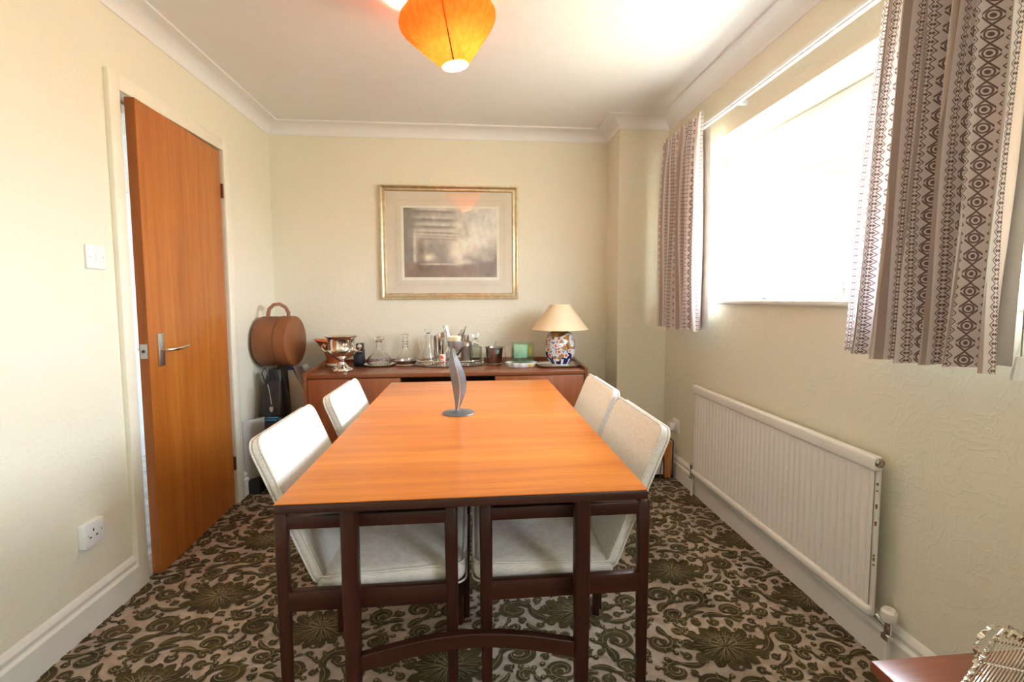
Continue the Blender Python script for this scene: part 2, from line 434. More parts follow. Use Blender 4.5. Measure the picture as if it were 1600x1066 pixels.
def curve(p, wid, line=False):
    pts = []
    for i in range(22):
        t = i/21; b = [(1-t)**3, 3*t*(1-t)**2, 3*t*t*(1-t), t**3]
        pts.append((sum(b[k]*p[k][0] for k in range(4)), sum(b[k]*p[k][1] for k in range(4))))
    PL.ribbon(pts, lambda t: wid*(.25+math.sin(PI*(t*.85+.08))))
    if line: PL.ribbon(pts[1:-2], lambda t: .0024, 1)
def leaf(cx, cy, ang, L_, W_, r0=.0):
    pts = []; n = 18
    for sgn in (1, -1):
        rng = range(n+1) if sgn == 1 else range(n-1, 0, -1)
        for i in rng:
            t = i/n; wd = W_*math.sin(PI*t**.75)*(.72+.28*abs(math.sin(t*PI*3.5)))
            x = r0+t*L_; y = sgn*wd
            pts.append((cx+x*math.cos(ang)-y*math.sin(ang), cy+x*math.sin(ang)+y*math.cos(ang)))
    PL.poly(pts)
    PL.ribbon([(cx+(r0+L_*t)*math.cos(ang+.12*math.sin(3*t)), cy+(r0+L_*t)*math.sin(ang+.12*math.sin(3*t))) for t in (.1, .3, .5, .7)], lambda t: .0022, 1)
def lobed(cx, cy, ang, L_, W_, lobes=4):      # acanthus leaf: lobed outline with a pale vein
    pts = []; n = 30
    for sgn in (1, -1):
        for i in (range(n+1) if sgn == 1 else range(n-1, 0, -1)):
            t = i/n; wd = W_*math.sin(PI*min(1, t*.93+.05))**.7*(.62+.38*abs(math.sin(t*PI*lobes+.3)))
            x = t*L_; y = sgn*wd
            pts.append((cx+x*math.cos(ang)-y*math.sin(ang), cy+x*math.sin(ang)+y*math.cos(ang)))
    PL.poly(pts)
    for off in (0, .45, -.45):
        PL.ribbon([(cx+L_*t*math.cos(ang+off*t*.6), cy+L_*t*math.sin(ang+off*t*.6)) for t in (.08, .25, .42, .58, .72 if not off else .6)], lambda t: .0020, 1)
def scroll(cx, cy, R0, a0, turns, dirn=1, wid=.024, asp=.85, tail=.06, dots=3):
    spiral(cx, cy, R0, a0, turns, dirn, wid, .24, asp, True, dots)
    x0, y0 = cx+R0*math.cos(a0), cy+R0*asp*math.sin(a0); ta = a0-dirn*PI/2
    tx, ty = math.cos(ta), math.sin(ta)*asp; nx, ny = math.cos(a0), math.sin(a0)
    curve([(x0, y0), (x0+tx*tail*.5, y0+ty*tail*.5), (x0+tx*tail+nx*tail*.1, y0+ty*tail+ny*tail*.1), (x0+tx*tail*1.3+nx*tail*.6, y0+ty*tail*1.3+ny*tail*.6)], wid*.8, True)
    for k in range(4):      # leaf fringe outside the curl
        a_ = a0+dirn*(.45+.55*k); r = R0*(1-.10*k)
        leaf(cx+r*math.cos(a_), cy+r*asp*math.sin(a_), a_+dirn*.5, R0*.62, R0*.16)
def motif(ox, oy, m):
    n0 = len(PL.prims)
    for a_, L_, W_ in [(92, .100, .030), (62, .105, .030), (32, .125, .030), (6, .150, .026), (-20, .135, .028), (-48, .110, .028), (-74, .105, .026), (-104, .105, .026),
                       (-130, .110, .028), (-160, .135, .028), (174, .150, .026), (148, .125, .030), (118, .105, .030)]:
        lobed(0, 0, R(a_), L_, W_)
    for a_ in (46, 134, -34, -146, 18, 162, -90): spiral(.128*math.cos(R(a_)), .092*math.sin(R(a_)), .017, R(a_+90), .9, 1, .010, .4, line=False)
    PL.ribbon([(.046*math.cos(k*PI/10), .020+.026*math.sin(k*PI/10)) for k in range(21)], lambda t: .0024, 1)
    PL.ribbon([(.020*math.cos(k*PI/8), .016+.013*math.sin(k*PI/8)) for k in range(17)], lambda t: .0020, 1)
    scroll(.225, .030, .058, R(170), 1.25, -1, .030, .75, .085, 3)
    scroll(.105, .172, .046, R(235), 1.2, 1, .024, .8, .06, 3)
    scroll(-.100, .168, .042, R(-40), 1.15, -1, .023, .8, .06, 2)
    scroll(-.205, -.085, .040, R(60), 1.15, 1, .022, .85, .06, 2)
    scroll(.150, -.120, .036, R(110), 1.1, 1, .020, .85, .05, 2)
    for i in range(n0, len(PL.prims)):
        ty, a_, b_, mt = PL.prims[i]
        f = lambda q: [(ox+m*x, oy+y) for x, y in q] if q else q
        PL.prims[i] = (ty, f(a_), f(b_), mt)
TW_, TH_ = .92, .44
motif(0, 0, 1); motif(.46, .22, -1)
gx, gy = np.meshgrid(np.arange(0, TW_, .01), np.arange(0, TH_, .01))
_best = np.full(gx.shape, 9.); _done = 0
def free_map():
    global _best, _done
    P_ = np.array([q for ty, a_, b_, mt in PL.prims[_done:] if not mt for q in (a_+b_ if b_ else a_)]+[(9., 9.)]); _done = len(PL.prims)
    P_ = np.unique(np.round(P_[:-1] % (TW_, TH_), 2), axis=0) if len(P_) > 1 else P_
    for k in range(0, len(P_), 200):
        dx = np.abs(gx[..., None]-P_[k:k+200, 0]) % TW_; dx = np.minimum(dx, TW_-dx)
        dy = np.abs(gy[..., None]-P_[k:k+200, 1]) % TH_; dy = np.minimum(dy, TH_-dy)
        _best = np.minimum(_best, np.sqrt((dx*dx+dy*dy).min(-1)))
    return _best
fr_ = random.Random(5)
for it in range(46):
    fm = free_map(); k = int(fm.argmax()); r = float(fm.flat[k]); x, y = float(gx.flat[k]), float(gy.flat[k])
    if r < .011: break
    if r > .030: scroll(x, y, r*.72, fr_.uniform(0, 6), 1.1, fr_.choice((1, -1)), r*.40, .9, r*.6, 2)
    elif r > .019: spiral(x, y, r*.72, fr_.uniform(0, 6), 1.0, fr_.choice((1, -1)), r*.42, .35, .9, False); leaf(x, y, fr_.uniform(0, 6), r*1.3, r*.3)
    else: leaf(x-r*.5, y, fr_.uniform(-.6, .6), r*1.5, r*.38)
bmv, bmf, bmm = [], [], []
for ix in range(-2, 3):
    for iy in range(-1, 9):
        ox = -.09+.92*ix; oy = -.33+.44*iy
        for k, (ty, a_, b_, mt) in enumerate(PL.prims):
            z = (.0040 if mt else .0018)+(k % 60)*.00003
            base = len(bmv)
            allp = [(ox+p[0], oy+p[1], z) for p in (a_ if ty == 'p' else a_+b_)]
            if all(p[0] < XL+.02 or p[0] > XR-.02 or p[1] > YB-.02 or p[1] < -.1 for p in allp): continue
            allp = [(min(max(p[0], XL+.0), XR-.0), min(p[1], YB-.0), p[2]) for p in allp]
            bmv += allp
            if ty == 'p':
                n = len(a_); bmf.append(list(range(base, base+n))); bmm.append(mt)
            else:
                n = len(a_)
                for i in range(n-1): bmf.append((base+i, base+n+i, base+n+i+1, base+i+1)); bmm.append(mt)
me = bpy.data.meshes.new('carpet_pile'); me.from_pydata(bmv, [], bmf); me.materials.append(M['carpet_pile']); me.materials.append(M['carpet_line'])
me.polygons.foreach_set('material_index', bmm)
po = bpy.data.objects.new('carpet_pile', me); C.objects.link(po); po.parent = fl; po['kind'] = 'stuff'; po['label'] = 'olive brown raised scrollwork pile'

# ------------------------------------------------------------ door, casing, hall
mb = MB(); ax = XL
cw, ct = .062, .021
for (y0, y1, z0, z1) in ((DY0-cw+.006, DY0, 0, DZ+cw), (DY1, DY1+cw+.006, 0, DZ+cw)):
    mb.box(ax-.001, ax+ct, y0, y1, z0, z1, .004)
mb.box(ax-.001, ax+ct, DY0-.001, DY1+.001, DZ, DZ+cw, .004)
mb.box(ax-T-.01, ax+.001, DY0-.012, DY0, 0, DZ+.012).box(ax-T-.01, ax+.001, DY1, DY1+.012, 0, DZ+.012).box(ax-T-.01, ax+.001, DY0, DY1, DZ, DZ+.012)
mb.box(ax-.065, ax-.045, DY0, DY0+.012, 0, DZ).box(ax-.065, ax-.045, DY1-.012, DY1, 0, DZ).box(ax-.065, ax-.045, DY0, DY1, DZ-.012, DZ)
struct(mb, 'trim_2', 'trim_cream', 'cream door lining and architrave')
DW, TH = .690, .037
HY = 2.741
door = thing('door_1', 'flush teak door standing slightly ajar in the left wall', 'door', (XL+.006, HY, 0), R(2.7), kind='structure')
# local: leaf runs along -y from the hinge, room face at x=0, back at x=-TH
MB().box(-TH, 0, -DW, 0, .006, DZ-.006, .001, 1).build('door_leaf', 'door_veneer', door)
MB().box(-TH+.0004, -.0004, -DW-.0012, -DW+.0002, .0065, DZ-.0065).build('door_edge', 'door_edge', door)
hy = -DW+.075
hd = MB().box(0, .008, hy-.02, hy+.02, .885, 1.025, .003).build('handle_plate', 'satin_steel', door)
def lever(sx):
    x = .008 if sx > 0 else -TH-.008
    pts = [(x, hy, .955), (x+sx*.028, hy, .955), (x+sx*.042, hy+.012, .955), (x+sx*.045, hy+.05, .955), (x+sx*.043, hy+.09, .958), (x+sx*.045, hy+.125, .962)]
    if sx < 0: pts = [(a, hy-(b-hy)*.2+0, c) if i < 2 else (a, b, c) for i, (a, b, c) in enumerate(pts)]
    return MB().tube(pts, [.009, .009, .010, .010, .007, .0035], 12, flat=.8)
lv = lever(1).build('lever_handle', 'chrome', door)
lever(-1).build('lever_handle', 'chrome', door)
MB().box(-TH+.005, -.005, -DW-.003, -DW-.001, .925, .985, .001).build('latch_plate', 'satin_steel', door)
MB().lathe([(.006, 0), (.007, .004), (.004, .009)], n=14).move(Matrix.Translation((-TH/2, -DW-.003, .955)) @ Matrix.Rotation(R(90), 4, 'X')).build('latch_bolt', 'hole_dark', door)
for z in (.20, 1.72):
    MB().tube([(.006, .004, z), (.006, .004, z+.075)], .006, 10).box(-.004, .002, -.002, .012, z, z+.075).build('hinge', 'hinge_brown', door)
# hall beyond the door
struct(MB().box(XL-1.2, XL-1.1, .9, 5.2, 0, ZC), 'wall_hall', 'hall_wall', 'pale grey hall wall seen through the door gap')
struct(MB().box(XL-1.2, XL-T, .8, .9, 0, ZC), 'wall_hall_end', 'hall_wall', 'near end wall of the hall')
struct(MB().box(XL-1.2, XL-.85, 5.1, 5.2, 0, ZC).box(XL-.45, XL-T, 5.1, 5.2, 0, ZC).box(XL-.85, XL-.45, 5.1, 5.2, 0, .6).box(XL-.85, XL-.45, 5.1, 5.2, 2.1, ZC), 'wall_hall_far', 'hall_wall', 'far end wall of the hall with an unseen opening added to let in daylight')  # unseen opening, added and sized to brighten the hall
struct(MB().box(XL-1.6, XL-T, .9, 5.2, -.05, -.004), 'floor_hall', 'hall_floor', 'grey hall carpet beyond the door')
struct(MB().box(XL-1.1, XL-1.08, 3.30, 3.37, 0, 2.0).box(XL-1.1, XL-1.08, 3.37, 4.2, 1.93, 2.0).box(XL-1.1, XL-1.08, 4.13, 4.2, 0, 1.93), 'trim_3', 'gloss_white', 'white door frame in the hall')

# ------------------------------------------------------------ window
win = thing('window_1', 'white framed window with a top-hung vent sash', 'window', (XR+.19, 1.8, WZ0), kind='structure')
wx = XR+.19; o_ = (wx, 1.8, WZ0)
f0, f1 = wx, wx+.065
mb = MB()
mb.box(f0, f1, WY0, WY0+.055, WZ0, WZ1, .004).box(f0, f1, WY1-.055, WY1, WZ0, WZ1, .004)
mb.box(f0, f1, WY0+.055, WY1-.055, WZ0, WZ0+.05, .004).box(f0, f1, WY0+.055, WY1-.055, WZ1-.05, WZ1, .004)
mb.box(f0, f1, WY0+.055, WY1-.055, 1.655, 1.705, .004)
mb.build('window_frame', 'upvc', win, off=o_)
mb = MB()
a0, a1, b0, b1 = WY0+.05, WY1-.05, 1.70, WZ1-.045
mb.box(f0-.014, f1-.012, a0, a1, b0, b0+.045, .005).box(f0-.014, f1-.012, a0, a1, b1-.045, b1, .005)
mb.box(f0-.014, f1-.012, a0, a0+.045, b0+.045, b1-.045, .005).box(f0-.014, f1-.012, a1-.045, a1, b0+.045, b1-.045, .005)
mb.build('vent_sash', 'upvc', win, off=o_)
MB().box(wx+.03, wx+.034, WY0+.05, WY1-.05, WZ0+.045, 1.66).build('pane', 'pane', win, off=o_)
MB().box(wx+.03, wx+.034, a0+.04, a1-.04, b0+.04, b1-.04).build('pane', 'pane', win, off=o_)
MB().box(f0-.03, f0-.014, 1.76, 1.86, 1.715, 1.73, .004).build('window_catch', 'upvc', win, off=o_)
MB().box(XR-.022, wx+.001, WY0-.0, WY1+.0, WZ0-.022, WZ0, .009, 4).build('window_sill', 'gloss_white', win, off=o_)
w2 = thing('fill_window', 'unseen window added in the right wall behind the viewer to let in daylight', 'window', (wx, -.75, WZ0), kind='structure')  # unseen window, added so daylight reaches the near left wall
mb = MB()
for y in (VY0, -.78, VY1-.06): mb.box(f0, f1, y, y+.06, WZ0, WZ1, .004)
mb.box(f0, f1, VY0+.06, VY1-.06, WZ0, WZ0+.06).box(f0, f1, VY0+.06, VY1-.06, WZ1-.06, WZ1)
mb.build('window_frame', 'upvc', w2, off=(wx, -.75, WZ0))
MB().box(wx+.03, wx+.034, VY0+.02, VY1-.02, WZ0+.02, WZ1-.02).build('pane', 'pane', w2, off=(wx, -.75, WZ0))

# ------------------------------------------------------------ curtains, rail, pull
def curtain(loc_y, y_top, y_bot, z0, z1, folds, label, heading, seed):
    t = thing('curtain', label, 'curtain', (1.2, loc_y, z0), group='striped curtains')
    rr = random.Random(seed); ph = [rr.uniform(-.5, .5) for _ in range(folds*2+2)]
    am = [rr.uniform(.8, 1.2) for _ in range(folds+2)]
    def pos(u, v):
        # v 0 bottom .. 1 top
        y0 = y_bot[0]+(y_top[0]-y_bot[0])*v**.8; y1 = y_bot[1]+(y_top[1]-y_bot[1])*v**.8
        k = min(int(u*folds), folds-1)
        wv_ = math.sin(2*PI*folds*u+.25*math.sin(5*v+ph[k]*3)); w2_ = math.sin(4*PI*folds*u+1.3)
        amp = (.040*(am[k]*(1-(u*folds-k))+am[k+1]*(u*folds-k)))*(1-.35*max(0, (v-.82)/.18) if heading else 1)
        amp *= 1-.25*max(0, (v-.9)/.1); x = 1.190-amp*wv_-.005*w2_-.004*math.sin(9*u+3*v)
        y = y0+(y1-y0)*u+.012*math.cos(2*PI*folds*u)*(1 if v < .9 else .6)+.004*math.sin(7*v+11*u)
        z = z0+(z1-z0)*v+.006*math.sin(8*u)*(1-v)
        if heading and v > .90:     # pencil pleat flare
            f_ = (v-.90)/.10; x -= .010*abs(math.sin(PI*folds*2*u*1.5))*math.sin(PI*f_)
            x += .006*math.sin(f_*PI)
        return (x, y, z)
    nu = folds*22
    # arc length at mid height
    arc = [0]
    for i in range(nu):
        p, q = pos(i/nu, .5), pos((i+1)/nu, .5); arc.append(arc[-1]+math.hypot(p[0]-q[0], p[1]-q[1]))
    mb = MB().grid(pos, nu, 40, uvf=lambda a_, b_: ((.45*arc[round(a_*nu)]/arc[-1]+.55*a_)*folds*.2352+.064+.022*math.sin(PI*folds*a_+.6)+.02*a_, z0+b_*(z1-z0)))
    o = mb.build('cloth', 'curtain_cloth', t, off=(1.2, loc_y, z0), angle=80, recalc=False)
    def lin(u, v):
        x, y, z = pos(u, v); return (x+.016, y0l(u, y), z-.012 if v > .5 else z+.012)
    def y0l(u, y): return y
    MB().grid(lambda u, v: (1.2405+.003*math.sin(20*u), pos(.02+.86*u, v)[1]-(0 if heading else .0), z0+.015+(z1-z0-.085)*v), 30, 10).build('lining', 'curtain_lining', t, off=(1.2, loc_y, z0), angle=80)
    return t
curtain(1.15, (.935, 1.318), (.957, 1.40), .99, 2.135, 6, 'wide striped curtain with diamond columns hanging near the viewer above the radiator end', False, 4)
curtain(2.65, (2.40, 2.93), (2.37, 2.965), .985, 2.13, 5, 'narrow gathered striped curtain at the far end of the window by the pier', True, 9)
rl = thing('curtain_rail', 'white curtain rail running above the window', 'curtain rail', (1.25, 1.5, 2.09))
mb = MB().box(1.237, 1.257, .5, 2.95, 2.075, 2.103, .003).box(1.228, 1.238, .5, 2.95, 2.082, 2.090, .001)
mb.build('track', 'plastic_white', rl, off=(1.25, 1.5, 2.09))
for y in (.6, 1.4, 2.2, 2.85): MB().box(1.256, XR, y-.012, y+.012, 2.08, 2.10, .002).build('bracket', 'plastic_white', rl, off=(1.25, 1.5, 2.09))
pl_ = thing('curtain_pull', 'white acorn cord pull hanging at the near end of the curtain', 'cord pull', (1.235, .955, .98))
MB().tube([(0, 0, .05), (0, .0, .6), (0, 0, 1.10)], .0016, 6).build('cord', 'cord_grey', pl_)
MB().lathe([(.007, .052), (.009, .05), (.0165, .002), (.0165, -.002), (.004, -.002)], n=10).build('acorn', 'plastic_white', pl_, angle=20)

# ------------------------------------------------------------ radiator
rd = thing('radiator', 'long white ribbed panel radiator on the wall below the window', 'radiator', (1.26, 1.94, .15)); ro = (1.26, 1.94, .15)
ry0, ry1 = 1.326, 2.557
n = 38*10
def corr(u, v):
    y = ry0+.012+(ry1-ry0-.024)*u; ph_ = math.sin(2*PI*38*u); s_ = .5*(1+math.tanh(2.2*ph_)/math.tanh(2.2))
    ed = min(v, 1-v); k = min(1, ed/.035)
    return (1.2525-.007*s_*k, y, .175+.47*v)
mb = MB().grid(corr, n, 24)
mb.box(1.2535, 1.262, ry0, ry1, .155, .665)
mb.build('panel', 'radiator_white', rd, off=ro, angle=60)
MB().box(1.237, 1.268, ry0-.002, ry1+.002, .622, .672, .012, 4).build('top_rail', 'radiator_white', rd, off=ro)
MB().box(1.237, 1.266, ry0+.001, ry1-.001, .150, .182, .011, 4).build('bottom_rail', 'radiator_white', rd, off=ro)
mb = MB().lathe([(.0, 0), (.015, 0), (.015, .004), (.011, .006), (.011, .004), (.006, .004), (.006, .008), (.0, .008)], n=20, caps=False)
mb.move(Matrix.Translation((1.2525, ry0-.001, .652)) @ Matrix.Rotation(R(90), 4, 'X')).build('vent_plug', ['silver_dull'], rd, off=ro)
for y in (1.5, 2.38): MB().box(1.262, XR, y-.02, y+.02, .25, .6).build('bracket', 'radiator_white', rd, off=ro)
for z, h_ in ((.58, .008), (.56, .004), (.505, .014), (.455, .008), (.45, .004), (.35, .005), (.335, .01), (.32, .005)):
    MB().box(1.2495, 1.2535, ry0-.0006, ry0+.0035, z, z+h_).build('paint_chip', 'rust', rd, off=ro)
def valve(y, s, big):
    vt = thing('radiator_valve', 'white radiator valve with pipe at the %s end of the radiator' % ('near' if big else 'far'), 'radiator valve', (1.27, y, 0))
    MB().tube([(0, 0, 0), (0, 0, .115)], .0085, 12).build('pipe', 'radiator_white', vt)
    MB().tube([(0, 0, .110), (0, 0, .165)], .011, 12).box(-.013, .013, -.013, .013, .105, .125, .003).tube([(0, 0, .148), (-.008, s*.022, .158), (-.012, s*.034, .165)], .009, 10).build('valve_body', 'chrome', vt)
    if big: MB().lathe([(.012, .165), (.019, .168), (.021, .175), (.021, .198), (.016, .206), (.006, .206), (.006, .203), (.001, .203)], n=18).build('wheel_head', 'radiator_white', vt, angle=25)
    else: MB().lathe([(.010, .165), (.012, .168), (.012, .190), (.006, .196), (.001, .196)], n=14).build('lockshield_cap', 'silver_dull', vt)
valve(1.283, 1, True); valve(2.60, -1, False)

# ------------------------------------------------------------ switch and sockets
def plate(name, label, cat, y, z, kind):
    t = thing(name, label, cat, (XL, y, z))
    d = .009 if kind == 'switch' else .024
    MB().box(0, d, -.043, .043, -.043, .043, .003).build('face_plate', 'plastic_white', t)
    if kind == 'switch':
        MB().box(d, d+.004, -.006, .006, -.012, .012, .002).build('rocker', 'plastic_white', t)
        for yy in (-.03, .03): MB().box(d, d+.001, yy-.0025, yy+.0025, -.0025, .0025).build('screw', 'satin_steel', t)
    else:
        MB().box(d, d+.004, .018, .030, .012, .032, .002).build('rocker', 'plastic_white', t)
        mb = MB().box(d, d+.0006, -.008, -.003, .008, .018)
        mb.box(d, d+.0006, -.024, -.016, -.012, -.007).box(d, d+.0006, .004, .012, -.012, -.007); mb.build('pin_holes', 'hole_dark', t)
        for yy in (-.03, .03): MB().box(d, d+.001, yy-.0025, yy+.0025, -.0025, .0025).build('screw', 'satin_steel', t)
plate('light_switch', 'square white light switch on the left wall beside the door', 'light switch', 1.85, 1.323, 'switch')
plate('wall_socket', 'single white switched socket low on the left wall', 'socket', 1.741, .345, 'socket')
sk2 = thing('wall_socket', 'white wall socket with a plug in the far right corner', 'socket', (XR, 2.90, .335))
MB().box(-.012, 0, -.043, .043, -.043, .043, .003).build('face_plate', 'plastic_white', sk2)
pg = thing('mains_plug', 'white plug with a brown cable in the far right corner socket', 'plug', (XR-.012, 2.915, .335))
MB().box(-.036, 0, -.02, .02, -.026, .022, .005).build('plug_body', 'plastic_white', pg)
MB().tube([(-.02, 0, -.024), (-.022, .0, -.05), (-.045, -.01, -.085), (-.09, -.03, -.10), (-.12, -.05, -.13)], .0035, 8).build('cable', 'cable_brown', pg)

# ------------------------------------------------------------ picture
PX0, PX1, PZ0, PZ1 = -.642, .322, 1.162, 1.953
pic = thing('framed_picture', 'gold-framed sepia watercolour of a barn interior on the back wall', 'picture', ((PX0+PX1)/2, YB, PZ0)); po_ = ((PX0+PX1)/2, YB, PZ0)
def frame_loft(prof, x0, x1, z0, z1):   # prof (inset, depth from wall)
    return [[(cx+sx*d, YB-h_, cz+sz*d) for d, h_ in prof] for cx, cz, sx, sz in ((x0, z0, 1, 1), (x1, z0, -1, 1), (x1, z1, -1, -1), (x0, z1, 1, -1))]
MB().loft(frame_loft([(0, .001), (0, .022), (.004, .028), (.010, .029), (.013, .025)], PX0, PX1, PZ0, PZ1), close=False, wrap=True, mat=0).loft(
    frame_loft([(.013, .025), (.022, .018), (.030, .020), (.036, .0215), (.041, .017), (.042, .010), (.042, .001)], PX0, PX1, PZ0, PZ1), close=False, wrap=True, mat=1).build('frame', ['gold_frame', 'gold_frame'], pic, off=po_, angle=25)
MB().loft(frame_loft([(.0125, .0252), (.020, .0186), (.0225, .0184)], PX0, PX1, PZ0, PZ1), close=False, wrap=True).build('frame_groove', 'gold_dark', pic, off=po_, angle=25)
ax0, ax1, az0, az1 = -.480, .170, 1.317, 1.799
mb = MB(); mb.loft(frame_loft([(.040, .009), (.142, .009)], PX0, PX1, PZ0, PZ1), close=False, wrap=True)
mb = MB(); V = lambda x, z, y: (x, y, z)
mb.box(PX0+.04, ax0-.018, YB-.009, YB-.006, PZ0+.04, PZ1-.04).box(ax1+.018, PX1-.04, YB-.009, YB-.006, PZ0+.04, PZ1-.04)
mb.box(ax0-.018, ax1+.018, YB-.009, YB-.006, PZ0+.04, az0-.022).box(ax0-.018, ax1+.018, YB-.009, YB-.006, az1+.016, PZ1-.04)
mb.build('mount', 'mount_card', pic, off=po_)
mb = MB()
for (q, wd) in ((.052, .0015), (.060, .0008), (.046, .0008)):
    x0, x1, z0, z1 = ax0-q, ax1+q, az0-q, az1+q
    mb.box(x0, x1, YB-.0096, YB-.009, z0, z0+wd).box(x0, x1, YB-.0096, YB-.009, z1-wd, z1).box(x0, x0+wd, YB-.0096, YB-.009, z0, z1).box(x1-wd, x1, YB-.0096, YB-.009, z0, z1)
mb.build('mount_lines', 'mount_line', pic, off=po_)
MB().box(ax0-.018, ax1+.018, YB-.0066, YB-.005, az0-.022, az1+.016).build('mount_inner', 'mount_bevel', pic, off=po_)
# artwork: generic sepia interior, colour per grid point
rs = np.random.RandomState(2)
def smooth_noise(nx, nz, cells, seed):
    r_ = np.random.RandomState(seed).rand(cells[1]+2, cells[0]+2)
    xs = np.linspace(0, cells[0], nx, endpoint=True); zs = np.linspace(0, cells[1], nz, endpoint=True)
    xi = xs.astype(int); zi = zs.astype(int); xf = xs-xi; zf = zs-zi
    xf = xf*xf*(3-2*xf); zf = (zf*zf*(3-2*zf))[:, None]
    a_ = r_[zi][:, xi]; b_ = r_[zi][:, xi+1]; c_ = r_[zi+1][:, xi]; d_ = r_[zi+1][:, xi+1]
    return (a_*(1-xf)+b_*xf)*(1-zf)+(c_*(1-xf)+d_*xf)*zf
NX, NZ = 170, 126
nz_ = sum(smooth_noise(NX, NZ, (c, int(c*.74)), 10+i)*w_ for i, (c, w_) in enumerate(((5, .45), (12, .3), (28, .18), (60, .12))))
X, Z = np.meshgrid(np.linspace(0, 1, NX), np.linspace(0, 1, NZ))
col = np.zeros((NZ, NX, 3)); 
def blend(mask, c):
    global col
    m_ = np.clip(mask, 0, 1)[..., None]; col = col*(1-m_)+np.array(c)*m_
col[:] = (.36, .33, .29)
sig = lambda d, s=.02: 1/(1+np.exp(-np.clip(d/s, -40, 40)))
blend(sig(X-.5)*sig(Z-.2), (.44, .42, .38)); blend(sig(.72-X, .05)*sig(X-.46, .03)*sig(.7-Z, .05)*sig(Z-.2), (.56, .51, .43))
blend(sig(.50-X, .03)*sig(Z-.62), (.30, .275, .25)); blend(sig(.14-X, .02), (.20, .18, .165))
for zb, th in ((.95, .02), (.83, .022), (.73, .02), (.64, .016), (.59, .012), (.55, .01)):
    blend(.75*np.exp(-((Z-zb+.03*(X-.3))/th)**2)*sig(.55-X, .02)*sig(X-.1-.25*(1-zb), .02), (.15, .115, .10))
    blend(.5*np.exp(-((Z-zb-.035+.03*(X-.3))/th)**2)*sig(.52-X, .02)*sig(X-.12), (.50, .46, .41))
blend(sig(.22-X, .006)*sig(X-.15, .006)*sig(.55-Z, .02), (.25, .20, .18)); blend(.8*sig(.13-X, .004)*sig(X-.10, .004)*sig(.62-Z, .03), (.55, .5, .43))
blend(sig(.48-X, .02)*sig(X-.24, .02)*sig(.55-Z, .02), (.27, .235, .215)); blend(.9*np.exp(-((X-.27)/.05)**2-((Z-.29)/.05)**2), (.72, .64, .50))
blend(sig(.20-Z+.02*np.sin(9*X), .012), (.20, .145, .125)); blend(.8*np.exp(-((Z-.19)/.012)**2)*sig(X-.2)*sig(.55-X), (.66, .58, .47))
blend(.75*np.exp(-((Z-.24-.05*np.sin(12*X))/.06)**2)*sig(X-.48, .03), (.17, .14, .145)); blend(.55*sig(X-.72, .05)*sig(.42-Z, .05), (.24, .20, .19))
blend(.6*np.exp(-((X-.57-.05*Z)/.05)**2)*sig(Z-.22), (.60, .54, .45))
col = .16+(col-.16)*1.25; col *= (.66+1.15*nz_+.55*(nz_-.5)*np.sin(40*X+9*Z)**2)[..., None]; col = np.clip(col, .02, .85)
V_ = [((ax0+(ax1-ax0)*i/(NX-1))-po_[0], -.0072, (az0+(az1-az0)*j/(NZ-1))-po_[2]) for j in range(NZ) for i in range(NX)]
Fq = [(j*NX+i, j*NX+i+1, (j+1)*NX+i+1, (j+1)*NX+i) for j in range(NZ-1) for i in range(NX-1)]
me = bpy.data.meshes.new('artwork'); me.from_pydata(V_, [], Fq); ca = me.color_attributes.new('Col', 'FLOAT_COLOR', 'POINT')
ca.data.foreach_set('color', np.concatenate([col.reshape(-1, 3), np.ones((NX*NZ, 1))], 1).astype(np.float32).ravel())
me.materials.append(M['artwork_print']); ao = bpy.data.objects.new('artwork', me); C.objects.link(ao); ao.parent = pic
MB().box(PX0+.036, PX1-.036, YB-.0135, YB-.0115, PZ0+.036, PZ1-.036).build('glazing', 'pane', pic, off=po_)

# ------------------------------------------------------------ pendant lamp
LP = Vector((-.085, 1.88, 2.214))
pd = thing('pendant_lamp', 'orange paper pendant lamp hanging lit from the ceiling', 'pendant lamp', (LP.x, LP.y, ZC))
tilt = Matrix.Translation((0, 0, LP.z-ZC)) @ Matrix.Scale(1.175, 4) @ Matrix.Rotation(R(-9), 4, 'Y') @ Matrix.Rotation(R(2), 4, 'X')
pr = [(.043, -.135), (.080, -.095), (.1165, -.055), (.148, -.018), (.1555, -.004), (.157, .008), (.152, .020), (.142, .032), (.128, .045), (.112, .058)]
mb = MB(); 
mb.lathe(pr, n=64, caps=False); mb.move(tilt); sh = mb.build('lamp_shade', 'orange_shade', pd, angle=60)
mb = MB().tube([(.0445*math.cos(a_), .0445*math.sin(a_), -.134) for a_ in [k*PI/16 for k in range(32)]], .0012, 6, closed=True); mb.move(tilt).build('wire_ring', 'shade_trim', pd)
for az in (-95, 145, 25):   # wire ribs inside
    pts = [(r*.975*math.cos(R(az)), r*.975*math.sin(R(az)), z) for r, z in pr[:9]]
    MB().tube(pts, .0022, 6).move(tilt).build('rib', 'hatbox_trim', pd)
MB().tube([(0, 0, LP.z-ZC+.06), (0, 0, -.02)], .003, 8).build('flex', 'plastic_white', pd)
MB().lathe([(.004, -.03), (.03, -.022), (.04, -.004), (.04, 0)], n=24).build('ceiling_rose', 'plastic_white', pd)
MB().lathe([(.014, .0), (.018, .005), (.018, .06), (.010, .075)], n=20).move(Matrix.Translation((.004, 0, LP.z-ZC-.012))).build('bulb_holder', 'plastic_white', pd)
mb = MB().lathe([(.001, -.062), (.014, -.058), (.025, -.044), (.030, -.026), (.027, -.008), (.018, .010), (.014, .02)], n=24)
mb.move(Matrix.Translation((.012, 0, LP.z-ZC-.035)) @ Matrix.Rotation(R(-9), 4, 'Y') @ Matrix.Scale(1.15, 4)); mb.build('bulb', 'bulb_glow', pd)

